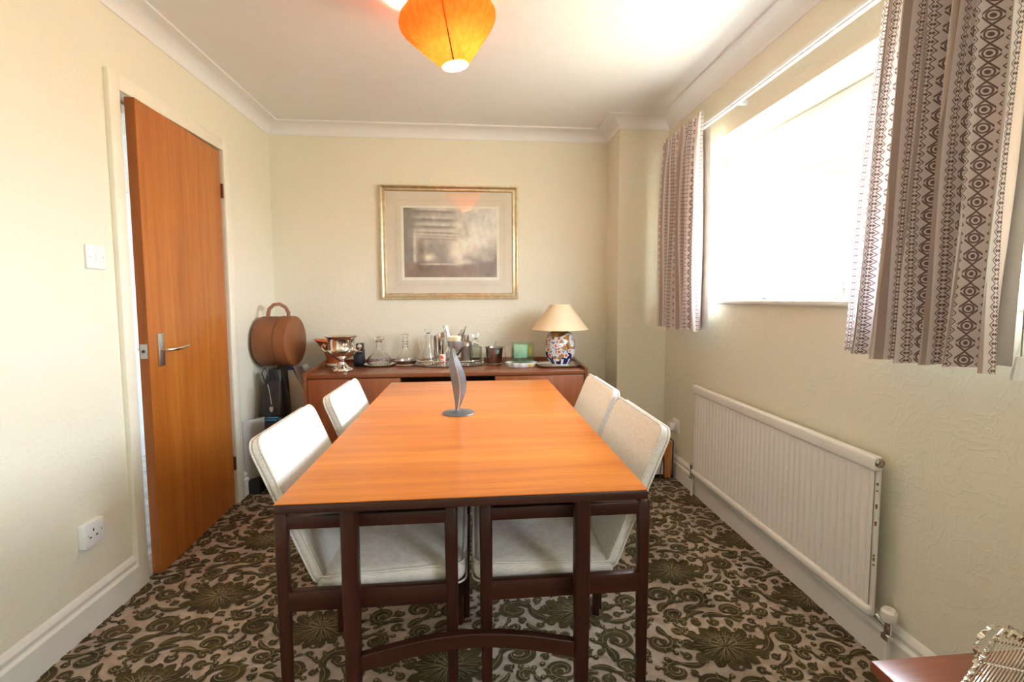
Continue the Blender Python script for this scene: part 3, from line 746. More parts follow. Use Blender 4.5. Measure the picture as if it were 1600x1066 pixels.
# ------------------------------------------------------------ dining table
TX0, TX1, TY0, TY1, TZ = -.4265, .391, 1.009, 2.455, .735
tb = thing('dining_table', 'long polished teak dining table with dark legs', 'dining table', (-.018, 1.732, 0)); to = (-.018, 1.732, 0)
for a0, a1 in ((TY0, 1.2495), (1.2505, 1.7695), (1.7705, TY1)):
    pass
for a0, a1 in ((TY0, 1.7395), (1.7405, TY1)):
    MB().box(TX0, TX1, a0, a1, .7325, TZ, .0008, 1).build('tabletop_panel', 'teak_top', tb, off=to)
MB().box(TX0, TX1, TY0, TY1, .7115, .7322, .003, 2).build('tabletop_edge', 'teak_edge', tb, off=to)
lx = (-.296, .2605)
for x in lx:
    for y in (1.105, 2.36):
        mb = MB(); rr = []
        for z, a_, b_ in ((0, .015, .017), (.30, .0185, .021), (.45, .0205, .022), (.62, .0205, .022), (.7115, .0205, .022)):
            rr.append([(x+a_*(abs(math.cos(t))**.7)*(1 if math.cos(t) > 0 else -1), y+b_*(abs(math.sin(t))**.7)*(1 if math.sin(t) > 0 else -1), z) for t in [k*PI/12 for k in range(24)]])
        mb.loft(rr).build('leg', 'teak_frame', tb, off=to)
for y in (1.105, 2.36):
    MB().box(lx[0]+.02, lx[1]-.02, y-.009, y+.009, .672, .711, .003).build('apron', 'teak_rail', tb, off=to)
    n = 24; rr = []
    for i in range(n+1):
        t = i/n; x = lx[0]+.015+(lx[1]-lx[0]-.03)*t; az = .312+.038*math.sin(PI*t); hh = .040-.006*math.sin(PI*t)
        yy = y+.004
        rr.append([(x, yy-.011, az-hh), (x, yy+.011, az-hh), (x, yy+.011, az-.002), (x, yy+.009, az), (x, yy-.009, az), (x, yy-.011, az-.002)])
    MB().loft(rr).build('stretcher', 'teak_rail', tb, off=to, angle=40)
for x in lx:
    MB().box(x-.01, x+.01, 1.126, 2.339, .664, .7112, .003).build('side_rail', 'teak_frame', tb, off=to)

# ------------------------------------------------------------ chairs
def rrect(w_, h_, r, n=6):
    pts = []
    for cx, cy, a0 in ((w_/2-r, h_/2-r, 0), (-w_/2+r, h_/2-r, 90), (-w_/2+r, -h_/2+r, 180), (w_/2-r, -h_/2+r, 270)):
        for k in range(n+1): a_ = R(a0+90*k/n); pts.append((cx+r*math.cos(a_), cy+r*math.sin(a_)))
    return pts
def cushion(w_, h_, t_, r, puff=.006):
    """slab centred at origin in its own xy plane, thickness along z, edges rounded, faces slightly domed"""
    mb = MB(); rings = []
    for i in range(5):   # inner face rings
        s_ = .05+.93*i/5 if i else .05
        p = rrect(w_*s_, h_*s_, max(.002, r*s_)); rings.append([(x, y, t_/2+puff*(1-s_**2)) for x, y in p])
    e_ = t_*.42
    for k in range(6):
        a_ = R(90*k/5); q = e_*(1-math.sin(a_)); rings.append([(x, y, t_/2-e_+e_*math.cos(a_)) for x, y in rrect(w_-2*q, h_-2*q, max(.003, r-q))])
    low = [[(x, y, -z) for x, y, z in rg] for rg in rings[::-1]]
    mb.loft(rings+low); return mb
def piping(w_, h_, t_, r, rad=.0028):
    mb = MB()
    for z in (t_/2-.004, -t_/2+.004): mb.tube([(x, y, z) for x, y in rrect(w_+.001, h_+.001, r, 5)], rad, 6, closed=True)
    return mb
def make_chair(loc, rz, label):
    t = thing('dining_chair', label, 'dining chair', loc, rz, 'dining chairs tucked under the table')
    # backrest plane: rear edge (-.137,.455)->(-.279,.83)
    bx, bz = -.295+.137, .812-.43; L_ = math.hypot(bx, bz)
    ang = math.atan2(-bx, bz)
    BW, BT = .405, .032
    cx_, cz_ = (-.137-.295)/2+BT/2*math.cos(ang)-.003, (.43+.812)/2+BT/2*math.sin(ang)
    m_ = Matrix.Translation((cx_, 0, cz_)) @ Matrix.Rotation(-ang, 4, 'Y') @ Matrix(((0, 0, 1, 0), (1, 0, 0, 0), (0, 1, 0, 0), (0, 0, 0, 1)))
    bk = cushion(BW, L_, BT, .035).move(m_).build('backrest', 'chair_fabric', t, angle=70)
    piping(BW, L_, BT, .035).move(m_).build('piping', 'chair_fabric', bk)
    SL, ST = .385, .060
    m2 = Matrix.Translation((-.145+SL/2, 0, .442)) @ Matrix.Rotation(R(-2.5), 4, 'Y')
    st = cushion(SL, .405, ST, .03, .010).move(m2).build('seat', 'chair_fabric', t, angle=70)
    piping(SL, .405, ST, .03).move(m2).build('piping', 'chair_fabric', st)
    for s_ in (1, -1):
        y = s_*.232
        for x, nm in ((-.206, 'leg'), (.206, 'leg')):
            rr = []
            for z, a_, b_ in ((0, .012, .010), (.40, .0155, .0125), (.55, .0165, .0135), (.64, .0165, .0135), (.646, .013, .010)):
                xx = x-(.0 if x > 0 else .0)
                rr.append([(xx+a_*(abs(math.cos(q))**.6)*(1 if math.cos(q) > 0 else -1), y+b_*(abs(math.sin(q))**.6)*(1 if math.sin(q) > 0 else -1), z) for q in [k*PI/10 for k in range(20)]])
            MB().loft(rr).build(nm, 'teak_frame', t, angle=50)
        MB().box(-.195, .195, y-.010, y+.010, .606, .640, .004).build('arm_rail', 'teak_rail', t)
        MB().box(-.195, .195, y-.011, y+.011, .396, .448, .004).build('side_rail', 'teak_rail', t)
    for x in (-.10, .15): MB().box(x-.015, x+.015, -.221, .221, .398, .412 if x < 0 else .418, .003).build('cross_bar', 'teak_frame', t)
    return t
ch = make_chair((-.268, 1.397, 0), 0, 'cream upholstered chair on the left side of the table, nearest the viewer')
dup(ch, (-.243, 1.897, 0), 0, 'cream upholstered chair on the left side of the table, nearer the sideboard')
dup(ch, (.232, 1.397, 0), PI, 'cream upholstered chair on the right side of the table, nearest the viewer')
dup(ch, (.251, 1.897, 0), PI, 'cream upholstered chair on the right side of the table, nearer the sideboard')

# ------------------------------------------------------------ candle holder
cn = thing('candle_holder', 'pewter-coloured leaf-stem candle holder with a flared glass on the table', 'candle holder', (-.059, 1.77, TZ))
MB().lathe([(.001, 0), (.059, 0), (.061, .0015), (.060, .003), (.03, .006), (.008, .010), (.001, .011)], n=48).build('base', 'candle_metal', cn)
def blade(u, v):
    z = .008+.245*v; c_ = -.004+.010*math.sin(2.6*v*PI*.62-.3)-.008*v; wd = .004+.024*math.sin(PI*min(1, v*.93+.04))**1.25
    s_ = (u-.5)*2
    return (c_+wd*s_, -.006*(1-abs(s_)), z)
def blade2(u, v):
    x, y, z = blade(u, v); return (x, -y+.002, z)
MB().grid(blade, 14, 30).grid(blade2, 14, 30).build('leaf_blade', 'candle_metal', cn, angle=60)
MB().tube([(-.004+.010*math.sin(2.6*v*PI*.62-.3)-.008*v+.003, -.007, .008+.245*v) for v in [k/24 for k in range(25)]], .0028, 8).build('stem', 'chrome', cn)
cx_ = -.012
MB().lathe([(.001, .245), (.021, .248), (.0245, .262), (.026, .274), (.0275, .275), (.0275, .268), (.0225, .250)], cx=cx_, n=36, caps=False).build('cup_ring', 'candle_metal', cn)
MB().lathe([(.001, .262), (.0255, .262), (.0285, .275), (.0435, .330), (.0425, .330), (.0275, .276), (.024, .266), (.001, .266)], cx=cx_, n=36, caps=False).build('glass_cup', 'crystal', cn, angle=50)
cdl = MB().lathe([(.001, .267), (.0225, .267), (.0245, .285), (.023, .291), (.001, .289)], cx=cx_, n=30).build('tealight_candle', 'wax', cn)
cl = MB().tube([(-.382, 1.30, .667+k*.0) if False else (-.385+.012*math.sin(k*.5), 1.235+.006*k, .70+.006*k-.0006*k*k) for k in range(10)], .0015, 6).build('cord_loop', 'black_cloth')
bpy.data.objects.remove(cl)

# ------------------------------------------------------------ sideboard
SX0, SX1, SY0, SY1, SZ = -1.002, .702, 2.845, 3.375, .72
sb = thing('sideboard', 'low dark teak sideboard along the back wall', 'sideboard', ((SX0+SX1)/2, 3.11, 0)); so = ((SX0+SX1)/2, 3.11, 0)
MB().box(SX0+.018, SX1-.018, SY0, SY1-.015, SZ-.025, SZ, .002).build('top', 'sideboard_wood', sb, off=so)
for x in (SX0, SX1-.018):
    MB().poly_prism([(SY0-.004, .16), (SY1, .16), (SY1, SZ+.040), (SY1-.05, SZ+.040), (SY0+.28, SZ+.024), (SY0-.004, SZ+.016)], 'x', x, x+.018).build('end_panel', 'sideboard_wood', sb, off=so)
MB().box(SX0+.018, SX1-.018, SY1-.015, SY1, .16, SZ+.022, .002).build('back_upstand', 'sideboard_wood', sb, off=so)
MB().box(SX0+.018, SX1-.018, SY0+.02, SY1-.015, .16, .18).build('bottom_panel', 'sideboard_wood', sb, off=so)
for x in (-.45, .135): MB().box(x-.009, x+.009, SY0+.02, SY1-.015, .18, SZ-.025).build('divider', 'sideboard_wood', sb, off=so)
for x0, x1 in ((SX0+.021, -.445), (.130, SX1-.021)):
    d_ = MB().box(x0, x1, SY0+.004, SY0+.022, .185, SZ-.029, .002).build('door', 'sideboard_door', sb, off=so)
    hx = x1-.05 if x0 < -.5 else x0+.05
    MB().box(hx-.008, hx+.008, SY0-.008, SY0+.004, .40, .52, .004).build('handle', 'teak_frame', d_, off=(0, 0, 0)).location = (-so[0], -so[1], -so[2])
for k, (z0, z1) in enumerate(((.52, .660), (.355, .515), (.185, .350))):
    MB().box(-.440, .125, SY0+.012, SY0+.030, z0, z1, .002).build('drawer', 'sideboard_door', sb, off=so)
for x in (SX0+.06, SX1-.06):
    for y in (SY0+.06, SY1-.06): MB().lathe([(.011, 0), (.017, .16), (.017, .162)], cx=x, cy=y, n=16).build('leg', 'teak_frame', sb, off=so)

# ------------------------------------------------------------ things on the sideboard
ZT = SZ
# urn
u_ = thing('champagne_urn', 'polished silver urn with two scroll handles on the sideboard', 'urn', (-.823, 3.01, ZT))
MB().lathe([(.060, 0), (.066, .004), (.064, .012), (.045, .022), (.026, .040), (.020, .055), (.026, .068), (.050, .080), (.078, .098), (.090, .118), (.091, .128), (.080, .134), (.078, .140),
            (.080, .190), (.084, .204), (.100, .214), (.101, .217), (.082, .210), (.076, .195), (.075, .140), (.07, .12), (.001, .10)], n=56, caps=False).build('bowl', 'silver', u_, angle=50)
for s_ in (1, -1):
    MB().tube([(s_*.085, 0, .118), (s_*.105, 0, .122), (s_*.118, 0, .138), (s_*.120, 0, .155), (s_*.108, 0, .163), (s_*.100, 0, .154), (s_*.106, 0, .147)], [.006, .006, .0055, .005, .005, .005, .006], 10).build('handle', 'silver', u_)
# copper scallop vase
v_ = thing('copper_planter', 'orange hammered copper planter with a flared lip and cream foot behind the urn', 'planter', (-.925, 3.25, ZT)); n = 48
rings = []
for r, z, fl_ in ((.058, .014, 0), (.060, .03, 0), (.068, .07, .2), (.085, .11, .6), (.110, .145, 1), (.125, .165, 1.2)):
    rings.append([(r*math.cos(2*PI*i/n)*(1+.12*fl_*(1 if math.cos(2*PI*i/n) < 0 else .1)), .75*r*math.sin(2*PI*i/n), z+.012*fl_*abs(math.cos(2*PI*i/n))**2) for i in range(n)])
inner = [[(p[0]*.95, p[1]*.95, p[2]+.001) for p in rg] for rg in rings[::-1]]
MB().loft(rings+inner).build('bowl', 'copper', v_, angle=50)
MB().lathe([(.056, 0), (.064, .003), (.064, .014), (.05, .018)], n=40).build('foot', 'cream_foot', v_)
# camera
c_ = thing('old_camera', 'black folding camera standing behind the silver urn', 'camera', (-.768, 3.22, ZT))
MB().box(-.03, .030, -.03, .045, 0, .105, .006).box(-.015, .029, -.02, .03, .105, .150, .005).build('body', 'camera_black', c_)
mb = MB()
for k in range(7): mb.lathe([(.036-.001*k, 0), (.038-.001*k, .004), (.036-.001*k, .008)], n=24)if False else mb.box(.0-.028+.002*k, .028-.002*k, -.036-.006*k, -.031-.006*k, .012+.002*k, .086-.002*k, .001)
mb.build('bellows', 'camera_black', c_)
MB().box(-.006, .018, -.0215, -.0195, .118, .138, .001).build('name_plate', 'satin_steel', c_)
MB().box(-.02, .029, -.0325, -.030, .094, .099).build('chrome_strip', 'satin_steel', c_)
# decanter 1 on salver
t_ = tag(origin(MB().lathe([(.001, .004), (.087, .004), (.100, .008), (.103, .012), (.101, .013), (.086, .008), (.06, 0), (.001, 0)], cx=-.632, cy=3.20, cz=ZT, n=56, caps=False).build('salver', 'silver'), (-.632, 3.20, ZT)), 'round silver salver under the wide ship decanter', 'tray')
def decanter(x, y, z, prof, inner_t, label, stop):
    d = thing('glass_decanter', label, 'decanter', (x, y, z))
    pr_ = [(r, h_) for r, h_ in prof]; inn = [(max(.001, r-inner_t), h_+(inner_t if i == 0 else 0)) for i, (r, h_) in enumerate(prof)][::-1]
    pr_ = [(.001, prof[0][1])]+pr_+inn+[(.001, prof[0][1]+inner_t)]
    MB().lathe(pr_, n=104, caps=False).build('body', 'crystal', d, angle=40)
    MB().lathe(stop, n=24, caps=False).build('stopper', 'crystal', d, angle=30)
    return d
dz = ZT+.0085
def flute(o, nf, z0, z1, dep):
    for v in o.data.vertices:
        if z0 < v.co.z < z1:
            a_ = math.atan2(v.co.y, v.co.x); r = math.hypot(v.co.x, v.co.y)
            if r > .02:
                k = 1-dep*(.5+.5*math.cos(nf*a_)); v.co.x *= k; v.co.y *= k
d1 = decanter(-.632, 3.20, dz, [(.070, 0), (.078, .008), (.079, .035), (.070, .052), (.040, .075), (.020, .095), (.017, .130), (.020, .150), (.030, .158)], .004, 'cut-glass ship decanter with a wide base on the silver salver',
              [(.001, .120), (.012, .122), (.013, .158), (.034, .168), (.036, .174), (.03, .181), (.012, .186), (.001, .187)])
d2 = decanter(-.458, 3.20, ZT+.006, [(.045, 0), (.056, .010), (.058, .040), (.048, .060), (.028, .085), (.018, .110), (.016, .160), (.021, .178)], .003, 'ring-necked glass decanter standing in a silver coaster',
              [(.001, .14), (.010, .142), (.012, .178), (.022, .190), (.024, .200), (.014, .208), (.001, .210)])
_b = [c for c in d1.children if c.name.startswith('body')][0]
flute(_b, 26, -.001, .05, .07)
for z in (.118, .136, .154):
    MB().tube([(.020*math.cos(k*PI/10), .020*math.sin(k*PI/10), z) for k in range(20)], .003, 6, closed=True).build('neck_ring', 'crystal', d2)
co_ = thing('wine_coaster', 'silver rimmed coaster holding the ring-necked decanter', 'coaster', (-.458, 3.20, ZT))
MB().lathe([(.001, 0), (.070, 0), (.072, .004), (.066, .012), (.071, .030), (.074, .034), (.072, .036), (.068, .033), (.063, .012), (.060, .0055), (.001, .0055)], n=48, caps=False).build('dish', 'silver_dull', co_, angle=30)
# gallery tray
gt = thing('gallery_tray', 'large oval silver gallery tray of jugs and glasses', 'tray', (-.158, 3.17, ZT))
TA, TB = .222, .122
def ell(a_, b_, z, n=72): return [(a_*math.cos(2*PI*k/n), b_*math.sin(2*PI*k/n), z) for k in range(n)]
MB().loft([ell(TA-.02, TB-.02, .0), ell(TA-.004, TB-.004, .001), ell(TA, TB, .006), ell(TA-.006, TB-.006, .0075), ell(.01, .01, .0075)]).build('tray_floor', 'silver_dull', gt, angle=40)
MB().tube(ell(TA, TB, .036), .0035, 8, closed=True).tube(ell(TA, TB, .022), .0015, 6, closed=True).build('gallery_rim', 'silver', gt)
mb = MB()
for k in range(72):
    a_ = 2*PI*k/72; x, y = TA*math.cos(a_), TB*math.sin(a_); mb.box(x-.0022, x+.0022, y-.0022, y+.0022, .005, .035)
gp = mb.build('gallery_pales', 'silver_dull', gt); gp['kind'] = 'stuff'
zt = ZT+.0078
# claret jug
cj = thing('claret_jug', 'tall glass claret jug with loop handle and stopper on the tray', 'jug', (-.302, 3.17, zt))
MB().lathe([(.001, 0), (.048, 0), (.052, .006), (.050, .03), (.036, .075), (.021, .12), (.017, .15), (.022, .185), (.026, .196), (.0245, .196), (.0205, .185), (.0155, .15), (.0195, .12), (.034, .075), (.047, .03), (.048, .010), (.001, .008)], n=40, caps=False).build('body', 'crystal', cj, angle=50)
MB().lathe([(.001, .17), (.013, .172), (.0155, .196), (.012, .206), (.026, .222), (.028, .232), (.022, .240), (.001, .242)], n=20, caps=False).build('stopper', 'crystal', cj, angle=25)
MB().tube([(-.024, -.004, .184), (-.040, -.004, .196), (-.056, -.004, .190), (-.063, -.004, .165), (-.058, -.004, .135), (-.047, -.004, .105), (-.038, -.004, .085)], .0042, 10).build('handle', 'crystal', cj)
# silver jug behind
sj = thing('silver_jug', 'tall plain silver jug with a slanted lip behind the claret jug', 'jug', (-.236, 3.236, zt))
rings = []
for r, z in ((.030, 0), (.036, .004), (.033, .02), (.036, .10), (.040, .17), (.042, .198)):
    rings.append([(r*math.cos(2*PI*k/36), r*math.sin(2*PI*k/36), z+(.018*math.cos(2*PI*k/36)*(z/.198)**6)) for k in range(36)])
MB().loft(rings+[[(p[0]*.93, p[1]*.93, p[2]) for p in rings[-1]], [(p[0]*.8, p[1]*.8, .02) for p in rings[-1]]]).build('body', 'silver', sj, angle=50)
MB().tube([(.038, 0, .19), (.055, 0, .19), (.062, 0, .15), (.055, 0, .09), (.038, 0, .06)], .004, 8).build('handle', 'silver', sj)
# red-printed beaker
rb = thing('printed_glass', 'small cream tumbler with a red flower print on the tray', 'tumbler', (-.207, 3.11, zt))
MB().lathe([(.001, 0), (.019, 0), (.021, .072), (.0195, .072), (.0175, .003), (.001, .003)], n=28, caps=False).build('cup', 'card_cream', rb)
mb = MB()
for cx, cz, r in ((-.002, .058, .008), (.006, .050, .006), (-.006, .050, .0055), (.004, .022, .007), (-.003, .016, .005), (.009, .028, .005), (-.001, .036, .004)):
    mb.lathe([(.0005, 0), (r, 0), (r*.8, .0012), (.0005, .0016)], n=10) if False else mb.box(cx-r, cx+r, -.0222, -.0200, cz-r*.8, cz+r*.8, r*.5, 3)
mb.build('flower_print', 'red_print', rb)
tag(origin(MB().lathe([(.001, 0), (.020, 0), (.024, .075), (.0225, .075), (.0185, .006), (.001, .006)], cx=-.163, cy=3.155, cz=zt, n=28, caps=False).build('glass_tumbler', 'crystal', angle=50), (-.163, 3.155, zt)), 'small clear tumbler beside the red-printed cup on the tray', 'tumbler')
# martini glass
mg = thing('cocktail_glass', 'cone-shaped cocktail glass behind the candle holder', 'glass', (-.114, 3.095, zt))
MB().lathe([(.001, 0), (.032, 0), (.030, .003), (.006, .008), (.004, .04), (.006, .058), (.053, .125), (.0515, .125), (.003, .061), (.001, .06)], n=40, caps=False).build('bowl', 'crystal', mg, angle=50)
# shaker
cs = thing('cocktail_shaker', 'dark steel cocktail shaker with a ribbed cap', 'cocktail shaker', (-.052, 3.232, zt))
MB().lathe([(.001, 0), (.034, 0), (.040, .10), (.041, .125), (.036, .145), (.022, .152), (.020, .156), (.001, .156)], n=40, caps=False).build('body', 'pewter', cs, angle=50)
MB().lathe([(.001, .156), (.0195, .156), (.019, .186), (.017, .189), (.001, .189)], n=24, caps=False).build('cap', 'silver_dull', cs, angle=30)
# square cut decanter
sd = thing('square_decanter', 'square fluted whisky decanter with an upright stopper on the tray', 'decanter', (.014, 3.165, zt))
rings = []
for q, z in ((.036, 0), (.040, .004), (.041, .10), (.040, .115), (.028, .122), (.015, .126), (.013, .145), (.019, .152)):
    pts = rrect(2*q, 2*q, q*.35, 5); rings.append([(x*(1-.03*(i % 2)), y*(1-.03*(i % 2)), z) for i, (x, y) in enumerate(pts)])
inn = [[(p[0]*.86, p[1]*.86, max(.008, p[2])) for p in rg] for rg in rings[::-1]]
MB().loft(rings+inn).build('body', 'crystal_smoke', sd, angle=20)
MB().lathe([(.001, .13), (.010, .132), (.0115, .155), (.008, .165), (.019, .180), (.021, .200), (.019, .206), (.001, .206)], n=8, caps=False).build('stopper', 'crystal', sd, angle=20)
# ice bucket
ib = thing('ice_bucket', 'dull pewter ice bucket with an everted rim right of the tray', 'ice bucket', (.137, 3.17, ZT))
MB().lathe([(.001, 0), (.050, 0), (.052, .006), (.046, .012), (.050, .016), (.058, .10), (.0595, .112), (.070, .116), (.070, .119), (.058, .118), (.054, .10), (.046, .02), (.001, .018)], n=48, caps=False).build('bucket', 'pewter', ib, angle=40)
tn = thing('ice_tongs', 'silver tongs sticking out of the ice bucket', 'tongs', (.137, 3.17, ZT+.0195))
MB().tube([(-.03, 0, .0), (-.01, .004, .07), (.008, .008, .122), (.014, .010, .136)], [.003, .003, .005, .007], 8, flat=.4).tube([(-.022, .016, .0), (-.004, .016, .07), (.010, .014, .122), (.016, .013, .136)], [.003, .003, .005, .007], 8, flat=.4).build('arms', 'silver', tn)
# tumbler behind dish, scalloped dish, green glass
tag(origin(MB().lathe([(.001, 0), (.030, 0), (.034, .115), (.032, .115), (.028, .008), (.001, .008)], cx=.245, cy=3.22, cz=ZT, n=32, caps=False).build('highball_glass', 'crystal', angle=50), (.245, 3.22, ZT)), 'clear straight glass between the ice bucket and the green glass block', 'glass')
ds = thing('porcelain_dish', 'white scalloped porcelain dish with a yellow flower in front', 'dish', (.302, 3.02, ZT)); n = 72
def sc(a_, b_, z, k=.06): return [(a_*math.cos(2*PI*i/n)*(1+k*math.cos(12*2*PI*i/n)), b_*math.sin(2*PI*i/n)*(1+k*math.cos(12*2*PI*i/n)), z) for i in range(n)]
MB().loft([sc(.075, .04, 0, 0), sc(.085, .048, .004, .02), sc(.098, .056, .030), sc(.101, .058, .034), sc(.096, .054, .033), sc(.080, .044, .010, 0), sc(.01, .01, .008, 0)]).build('dish', 'porcelain', ds, angle=50)
MB().lathe([(.001, 0), (.012, 0), (.009, .004), (.001, .006)], n=10).move(Matrix.Translation((.062, -.050, .018)) @ Matrix.Rotation(R(100), 4, 'X')).build('flower', 'yellow_glaze', ds)
gb = thing('green_glass_vase', 'square pale green glass vase with a yellow bloom standing in the white dish', 'vase', (.315, 3.02, ZT+.0095))
pts = rrect(.150, .055, .02, 5)
MB().loft([[(x*.97, y*.9, 0) for x, y in pts], [(x, y, .01) for x, y in pts], [(x, y, .148) for x, y in pts], [(x*.96, y*.85, .152) for x, y in pts], [(x*.92, y*.72, .148) for x, y in pts], [(x*.90, y*.70, .016) for x, y in pts]]).build('vase', 'pane_green', gb, angle=40)
MB().box(-.058, .030, -.010, .010, .05, .138, .006).build('green_card', 'green_card' if 'green_card' in M else 'porcelain', gb)
mb = MB()
for k in range(5):
    a_ = k*1.25; mb.tube([(.047, 0, .06), (.047+.004*math.cos(a_), .003*math.sin(a_), .09), (.047+.010*math.cos(a_), .008*math.sin(a_), .125)], [.002, .005, .002], 6)
mb.build('bloom', 'yellow_glaze', gb)
# lamp tray and lamp
lt = thing('lamp_tray', 'octagonal silver tray under the ginger-jar lamp', 'tray', (.553, 3.055, ZT))
oc = lambda a_, b_, z, c=.28: [(a_*x, b_*y, z) for x, y in ((1, -1+c*1.4), (1, 1-c*1.4), (1-c, 1), (-1+c, 1), (-1, 1-c*1.4), (-1, -1+c*1.4), (-1+c, -1), (1-c, -1))]
MB().loft([oc(.115, .095, 0), oc(.138, .116, .010), oc(.140, .118, .013), oc(.135, .113, .012), oc(.110, .090, .005), oc(.01, .01, .005)]).build('tray', 'silver', lt, angle=20)
lm = thing('table_lamp', 'blue and red ginger-jar table lamp with a cream coolie shade', 'table lamp', (.572, 3.085, ZT+.0055))
NA, NH = 160, 90
jp = []
for j in range(NH+1):
    t = j/NH; z = .006+.196*t
    r = .060+.044*math.sin(PI*min(1, (t*.86+.08)))**.9 if t < .80 else None
    jp.append((r, z))
jr = lambda t: (.058+.045*math.sin(PI*(t/.93)**.95)**.75 if 0 < t < .93 else .058) if t < .80 else max(.022, .058+.045*math.sin(PI*(.80/.93)**.95)**.75-(t-.80)**1.55*1.55)
NA, NH = 360, 200
flo = random.Random(11); flowers = [(flo.uniform(-PI, PI), flo.uniform(.22, .76), flo.uniform(.8, 1.25)) for _ in range(34)]
AA, TT = np.meshgrid(-PI+2*PI*np.arange(NA)/NA, np.arange(NH+1)/NH)
nn = [smooth_noise(NA+1, NH+1, (c, c//2), 40+i)[:, :NA] for i, c in enumerate((10, 22, 46))]
Vv = [(jr(j/NH)*math.cos(AA[0, i]), jr(j/NH)*math.sin(AA[0, i]), .006+.243*j/NH) for j in range(NH+1) for i in range(NA)]
JC = np.zeros((NH+1, NA, 4)); JC[:] = (.80, .80, .82, 1)
def jset(m_, c): JC[m_] = (*c, 1)
jset((nn[1] > .60) & (TT < .8), (.48, .22, .05))
jset((nn[2] > .80) & (TT > .2), (.18, .24, .42))
jset(TT < .22+.12*np.sin(AA*4)+.10*(nn[0]-.5), (.02, .025, .13))
jset((TT < .16) & (np.abs(np.sin(AA*5)) > .88), (.78, .78, .8))
jset((TT > .2) & (TT < .66) & (np.abs(np.sin(AA*1.5+1.2+1.5*TT)-.1) < .06), (.02, .025, .13))
for fa, ft, fs in flowers:
    dx = ((AA-fa+PI) % (2*PI)-PI)*.10; dyy = (TT-ft)*.243; q = np.hypot(dx, dyy)/fs
    pet = .0155*(1+.20*np.cos(5*np.arctan2(dyy, dx)))
    jset(q < pet+.0022, (.06, .05, .14)); jset(q < pet, (.84, .82, .80)); jset(q < .0085, (.62, .06, .02)); jset(q < .0025, (.8, .5, .1))
jset(TT > .80-.05*np.sin(AA*3+1), (.16, .07, .025)); jset((TT > .80-.05*np.sin(AA*3+1)) & (nn[1] > .5), (.45, .24, .07))
Cc = JC.reshape(-1, 4)
Ff = [(j*NA+i, j*NA+(i+1) % NA, (j+1)*NA+(i+1) % NA, (j+1)*NA+i) for j in range(NH) for i in range(NA)]+[tuple(range(NA))[::-1], tuple(NH*NA+i for i in range(NA))]
me = bpy.data.meshes.new('jar_body'); me.from_pydata(Vv, [], Ff); ca = me.color_attributes.new('Col', 'FLOAT_COLOR', 'POINT')
ca.data.foreach_set('color', np.array(Cc, np.float32).ravel()); me.materials.append(M['imari_glaze'])
for p in me.polygons: p.use_smooth = True
jo = bpy.data.objects.new('jar_body', me); C.objects.link(jo); jo.parent = lm
MB().lathe([(.001, 0), (.056, 0), (.058, .003), (.058, .008), (.001, .008)], n=40, caps=False).build('foot', 'porcelain', lm)
MB().lathe([(.001, .245), (.022, .247), (.020, .252), (.008, .255), (.008, .39), (.001, .39)], n=20, caps=False).build('stem', 'pewter', lm, angle=30)
MB().lathe([(.186, .235), (.066, .397), (.0655, .397), (.1855, .2355)], n=64, caps=False, closed=True).build('lamp_shade', 'lamp_shade_fabric', lm, angle=50)
MB().tube([(.186*math.cos(k*PI/32), .186*math.sin(k*PI/32), .235) for k in range(64)], .0022, 6, closed=True).tube([(.066*math.cos(k*PI/16), .066*math.sin(k*PI/16), .397) for k in range(32)], .002, 6, closed=True).build('shade_trim', 'shade_trim', lm)
MB().tube([(-.055, -.02, .012), (-.10, -.03, .014), (-.155, -.03, .012), (-.19, .02, -.001), (-.16, .12, -.002)], .0018, 6).build('flex', 'plastic_white', lm)

# ------------------------------------------------------------ left corner pile
# stack: guitar-shaped soft case, leather bag, hat box, papers
hb = thing('hat_box', 'round brown leather hat box with a top handle in the left back corner', 'hat box', (-1.215, 3.12, .742))
rz_ = Matrix.Rotation(R(62), 4, 'Z')      # drum axis horizontal, turned towards the viewer's right
hm = Matrix.Translation((-.012, 0, .158)) @ Matrix.Rotation(R(-4), 4, 'Z') @ Matrix.Rotation(R(90), 4, 'Y')
MB().lathe([(.001, -.115), (.145, -.115), (.155, -.110), (.158, -.103), (.158, .02)], n=56, caps=False).lathe([(.1595, .02), (.1595, .085), (.156, .092), (.146, .097), (.001, .099)], n=56, caps=False).move(hm).build('drum', 'hatbox_leather', hb, angle=30)
MB().tube([(.1592*math.cos(k*PI/28), .1592*math.sin(k*PI/28), .02) for k in range(56)], .0016, 6, closed=True).move(hm).build('seam', 'hatbox_trim', hb)
MB().tube([(-.156, -.062, -.008), (-.172, -.062, -.008), (-.205, -.055, -.008), (-.232, -.028, -.008), (-.236, .006, -.008), (-.215, .040, -.008), (-.180, .057, -.008), (-.156, .058, -.008)], .011, 10, flat=.4).move(hm @ Matrix.Rotation(R(35), 4, 'X') if False else hm @ Matrix.Translation((-.156, 0, -.008)) @ Matrix.Rotation(R(50), 4, 'X') @ Matrix.Translation((.156, 0, .008))).build('handle', 'hatbox_leather', hb)
bg_ = thing('leather_bag', 'black leather bag with a silver shield clasp below the hat box', 'bag', (-1.245, 3.05, .30)); bg_.scale = (.80, .9, 1)
rings = []
for z, a_, b_, dx in ((0, .085, .075, 0), (.01, .095, .085, 0), (.14, .094, .085, 0), (.25, .085, .07, .0), (.34, .07, .05, 0), (.40, .055, .03, 0), (.43, .045, .015, 0)):
    rings.append([(dx+x, y, z) for x, y in rrect(2*a_, 2*b_, min(a_, b_)*.6, 5)])
MB().loft(rings).build('body', 'black_leather', bg_, angle=50)
MB().box(-.088, .088, -.090, -.083, .135, .142, .002).build('front_flap', 'black_leather', bg_)
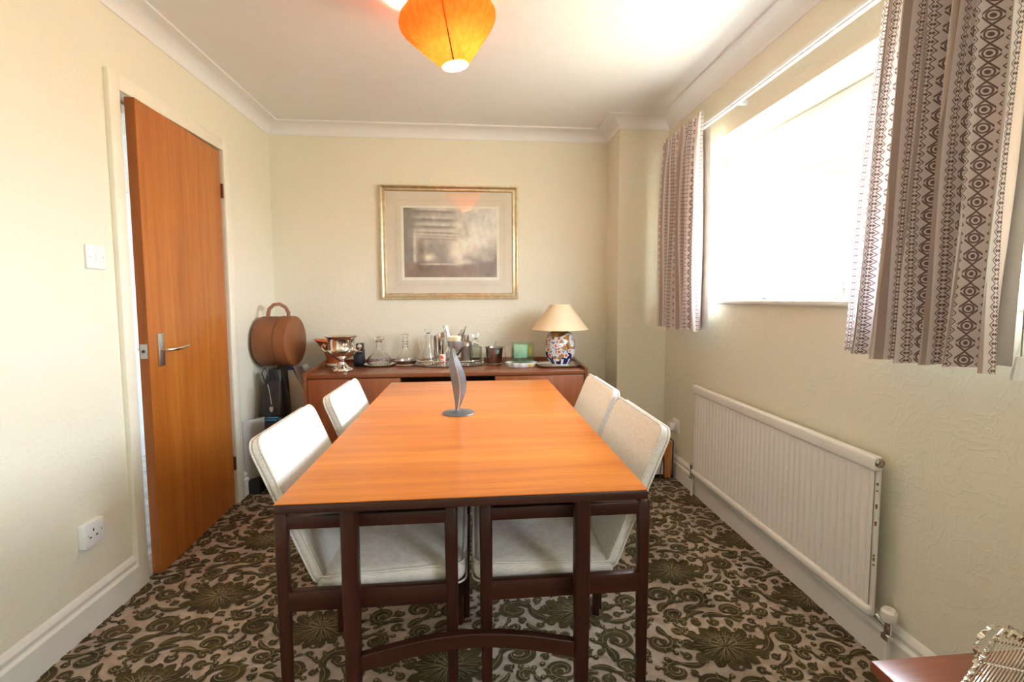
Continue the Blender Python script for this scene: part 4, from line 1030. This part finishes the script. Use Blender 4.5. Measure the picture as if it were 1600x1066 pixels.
MB().tube([(-.035, -.05, .34), (-.02, -.058, .30), (0, -.078, .22)], .0018, 6).build('zip', 'satin_steel', bg_)
MB().poly_prism([(-.013, .012), (-.013, -.004), (-.007, -.016), (0, -.020), (.007, -.016), (.013, -.004), (.013, .012)], 'y', -.0965, -.086).move(Matrix.Translation((.006, 0, .195))).build('shield_clasp', 'clasp_metal', bg_)
for x in (-.045, .03):
    MB().tube([(x-.01, -.04, .35), (x-.03, -.05, .41), (x-.01, -.055, .445), (x+.015, -.05, .42), (x+.02, -.04, .35)], .006, 8, flat=.5).build('strap_handle', 'black_leather', bg_)
tr_ = thing('travel_trunk', 'black upright case standing in the left back corner beneath the bag', 'case', (-1.225, 3.06, 0))
MB().box(-.10, .09, -.10, .11, 0, .298, .015, 3).build('shell', 'black_cloth', tr_)
gc = tag(origin(MB().loft([[(x*s_, y, z) for x, y in rrect(.19, .05, .024, 5)] for s_, z in ((.72, .0), (.98, .06), (1.0, .16), (.80, .25), (.72, .30), (.85, .36), (.80, .44), (.5, .49), (.2, .53))]).move(Matrix.Translation((-1.255, 3.215, .18)) @ Matrix.Rotation(R(-4), 4, 'X')).build('brown_case', 'brown_leather', angle=50), (-1.255, 3.215, .18)), 'brown shaped instrument case leaning behind the black bag', 'instrument case')
bpy.data.objects.remove(gc)
gcx = thing('instrument_case', 'brown curved instrument case behind the black leather bag', 'case', (-1.268, 3.292, 0))
rings = []
for z, a_ in ((0, .06), (.03, .085), (.20, .095), (.32, .075), (.42, .070), (.52, .092), (.62, .090), (.70, .06), (.735, .03)):
    rings.append([(x, y, z) for x, y in rrect(2*a_, .09, .028, 5)])
MB().loft(rings).build('shell', 'brown_leather', gcx, angle=60)
bp = tag(origin(MB().box(-.05, .05, -.035, .035, 0, .46, .03, 4).box(-.04, .04, -.040, .0, .445, .466, .008, 3, mat=1).move(Matrix.Translation((-1.195, 2.885, 0))).build('rucksack', ['black_cloth', 'blue_plastic']), (-1.195, 2.885, 0)), 'black rucksack with a bright blue tab beside the left chair back', 'rucksack')
bo = tag(origin(MB().box(-.004, .004, -.07, .07, 0, .36, .001).move(Matrix.Translation((-1.326, 2.925, .085)) @ Matrix.Rotation(R(-38), 4, 'Z')).build('grey_board', 'board_grey'), (-1.326, 2.925, .085)), 'thin pale grey board leaning by the door frame', 'board')
bs = tag(origin(MB().box(-1.350, -1.285, 2.87, 2.98, 0, .0845, .004).build('storage_box', 'black_cloth'), (-1.318, 2.925, 0)), 'low black box under the pale grey board', 'box')
# papers between bag and sideboard
def slab(name, mat, x0, x1, y, z0, z1, lean, th, label, cat, grp=None):
    o = MB().box(-th/2, th/2, 0, .22, 0, z1-z0, .001).move(Matrix.Rotation(R(lean), 4, 'Y')).build(name, mat); o.location = (x0, y, z0); tag(o, label, cat, grp); return o
tag(origin(MB().poly_prism([(-1.125, 0), (-1.035, 0), (-1.045, .44), (-1.115, .565), (-1.19, .70), (-1.215, .70), (-1.20, .40), (-1.15, .31)], 'y', 3.174, 3.198).build('beige_folder', 'paper_beige'), (-1.10, 3.185, 0)), 'large beige card folder between the black bag and the sideboard', 'folder')
def slumped(name, mat, pts, y0, th, label):
    L = [(x-th/2, z) for x, z in pts]; Rr_ = [(x+th/2, z) for x, z in pts][::-1]
    o = MB().poly_prism(L+Rr_, 'y', y0, y0+.04).build(name, mat); origin(o, (pts[0][0], y0, 0)); tag(o, label, 'folder')
slumped('folder', 'navy_card', [(-1.056, .0), (-1.060, .34), (-1.118, .50), (-1.222, .735)], 3.200, .016, 'thin navy blue folder slumped to the left behind the beige one')
slumped('folder', 'paper_pink', [(-1.040, .0), (-1.044, .34), (-1.095, .50), (-1.185, .725)], 3.200, .012, 'dusky pink folder lying just right of the navy folder')
slumped('folder', 'paper_white', [(-1.020, .0), (-1.022, .40), (-1.060, .55), (-1.120, .732)], 3.200, .022, 'thick white folder nearest the left end of the sideboard')

# ------------------------------------------------------------ heater in the right corner
ht = thing('panel_heater', 'small cream heater with teak ends and dark trim behind the right chairs', 'heater', (1.105, 2.87, 0))
MB().box(-.22, .098, -.018, .06, .035, .25, .004).build('front_panel', 'plastic_white', ht)
MB().box(-.23, .16, .0, .07, .010, .034, .004).build('base', 'black_cloth', ht)
MB().poly_prism([(.100, .012), (.146, .012), (.148, .240), (.135, .256), (.06, .268), (.055, .256), (.092, .245)], 'y', -.02, .075).build('end_panel', 'heater_wood', ht)
MB().tube([(.155, -.022, .012), (.157, -.022, .25), (.140, -.022, .268), (.045, -.022, .274)], .004, 8).tube([(.100, -.022, .012), (.098, -.022, .12), (.086, -.022, .20), (.055, -.022, .265)], .0045, 8).build('dark_trim', 'dark_metal', ht)
MB().tube([(.10, -.03, .27), (.05, -.03, .20), (.09, -.03, .16), (.07, -.03, .05), (.075, -.05, .004)], .0025, 6).build('cable', 'cable_brown', ht)
for x in (-.18, .12): MB().box(x-.02, x+.02, .0, .07, .0, .0101).build('foot', 'black_cloth', ht)

# ------------------------------------------------------------ occasional table and basket, near right
ot = thing('side_table', 'polished red-brown side table at the bottom right corner', 'side table', (1.010, .508, 0))
z1 = .485
MB().box(-.272, .258, -.40, .272, z1-.022, z1, .003).build('tabletop', 'red_wood', ot)
MB().box(-.25, .236, -.38, .25, z1-.08, z1-.022, .002).build('apron', 'red_wood', ot)
for x in (-.245, .231):
    for y in (-.375, .245): MB().box(x-.018, x+.018, y-.018, y+.018, 0, z1-.022, .004).build('leg', 'red_wood', ot)
bk_ = thing('wire_basket', 'silver fluted wire basket with a twisted strap handle on the side table', 'basket', (1.035, .695, z1))
A_, B_ = Vector((-.190, .007, .016)), Vector((-.061, .065, .046)); AE = A_-(B_-A_)*.28
mb = MB()
for k in range(40):
    o_ = Vector((.0046*k, -.0022*k, 0)); mb.tube([AE+o_, A_.lerp(B_, .5)+o_+Vector((0, 0, -.003)), B_+o_], .0012, 5)
wf_ = mb.build('wire_floor', 'silver', bk_); wf_['kind'] = 'stuff'
for t in (0, .45, .93):
    p = A_.lerp(B_, t); MB().tube([p+Vector((0, 0, -.004)), p+Vector((.19, -.09, -.004))], .002, 6).build('cross_wire', 'silver', bk_)
def strip(pts, turns, wd, th):
    P3 = [Vector(p) for p in pts]; out_ = []; N = 70
    for i in range(N):
        f = i/(N-1)*(len(P3)-1); k = min(int(f), len(P3)-2); t = f-k
        p0, p1, p2, p3 = P3[max(k-1, 0)], P3[k], P3[k+1], P3[min(k+2, len(P3)-1)]
        out_.append(.5*((2*p1)+(p2-p0)*t+(2*p0-5*p1+4*p2-p3)*t*t+(3*p1-p0-3*p2+p3)*t**3))
    rings = []
    for i in range(N):
        tg = (out_[min(i+1, N-1)]-out_[max(i-1, 0)]).normalized(); n1 = tg.cross(Vector((0, 1, .01))).normalized(); n2 = tg.cross(n1)
        tw = turns*PI*i/(N-1); d_ = n1*math.cos(tw)+n2*math.sin(tw); e_ = tg.cross(d_)
        rings.append([out_[i]+d_*wd+e_*th, out_[i]-d_*wd+e_*th, out_[i]-d_*wd-e_*th, out_[i]+d_*wd-e_*th])
    return MB().loft(rings)
strip([AE, A_, B_], 14, .0034, .001).build('twisted_edge', 'silver', bk_, angle=50)
for k in range(9):
    s0 = B_+Vector((.003+.0115*k, -.0055*k, 0))
    MB().tube([s0, s0+Vector((.016, .003, .006)), s0+Vector((.034, -.002, .002)), s0+Vector((.048, -.010, -.014)), s0+Vector((.055, -.020, -.036))], [.0025, .005, .0062, .0058, .004], 8).build('flute', 'silver', bk_)
strip([(-.143, .03, .001), (-.145, .03, .033), (-.145, .03, .057), (-.137, .03, .079), (-.119, .03, .092), (-.097, .03, .094), (-.074, .03, .087), (-.044, .03, .071), (-.01, .03, .047), (.02, .03, .018)], 8, .0040, .0010).build('twisted_handle', 'silver', bk_, angle=50)
lt2 = thing('chrome_lighter', 'small square chrome lighter lying in the wire basket', 'lighter', (.985, .690, z1+.030))
MB().box(-.014, .014, -.009, .009, 0, .030, .003).build('case', 'chrome', lt2)
MB().lathe([(.001, 0), (.005, 0), (.005, .004), (.001, .004)], n=12).move(Matrix.Translation((0, -.009, .02)) @ Matrix.Rotation(R(90), 4, 'X')).build('button', 'hole_dark', lt2)

# ------------------------------------------------------------ trinkets on the sill
g1 = thing('sill_photo_glass', 'small glass block with a gold base on the sill, right', 'ornament', (1.42, 1.72, WZ0))
MB().box(-.012, .012, -.022, .022, .014, .075, .003).build('block', 'green_glass', g1)
MB().box(-.014, .014, -.012, .012, 0, .0138, .004).build('base', 'gold_frame', g1)
g2 = thing('bud_vase', 'tall clear glass bud vase on the sill, left', 'vase', (1.42, 2.19, WZ0))
MB().lathe([(.001, 0), (.022, 0), (.022, .004), (.014, .010), (.017, .07), (.015, .10), (.0135, .10), (.0155, .07), (.012, .012), (.001, .010)], n=24, caps=False).build('vase', 'crystal', g2, angle=40)
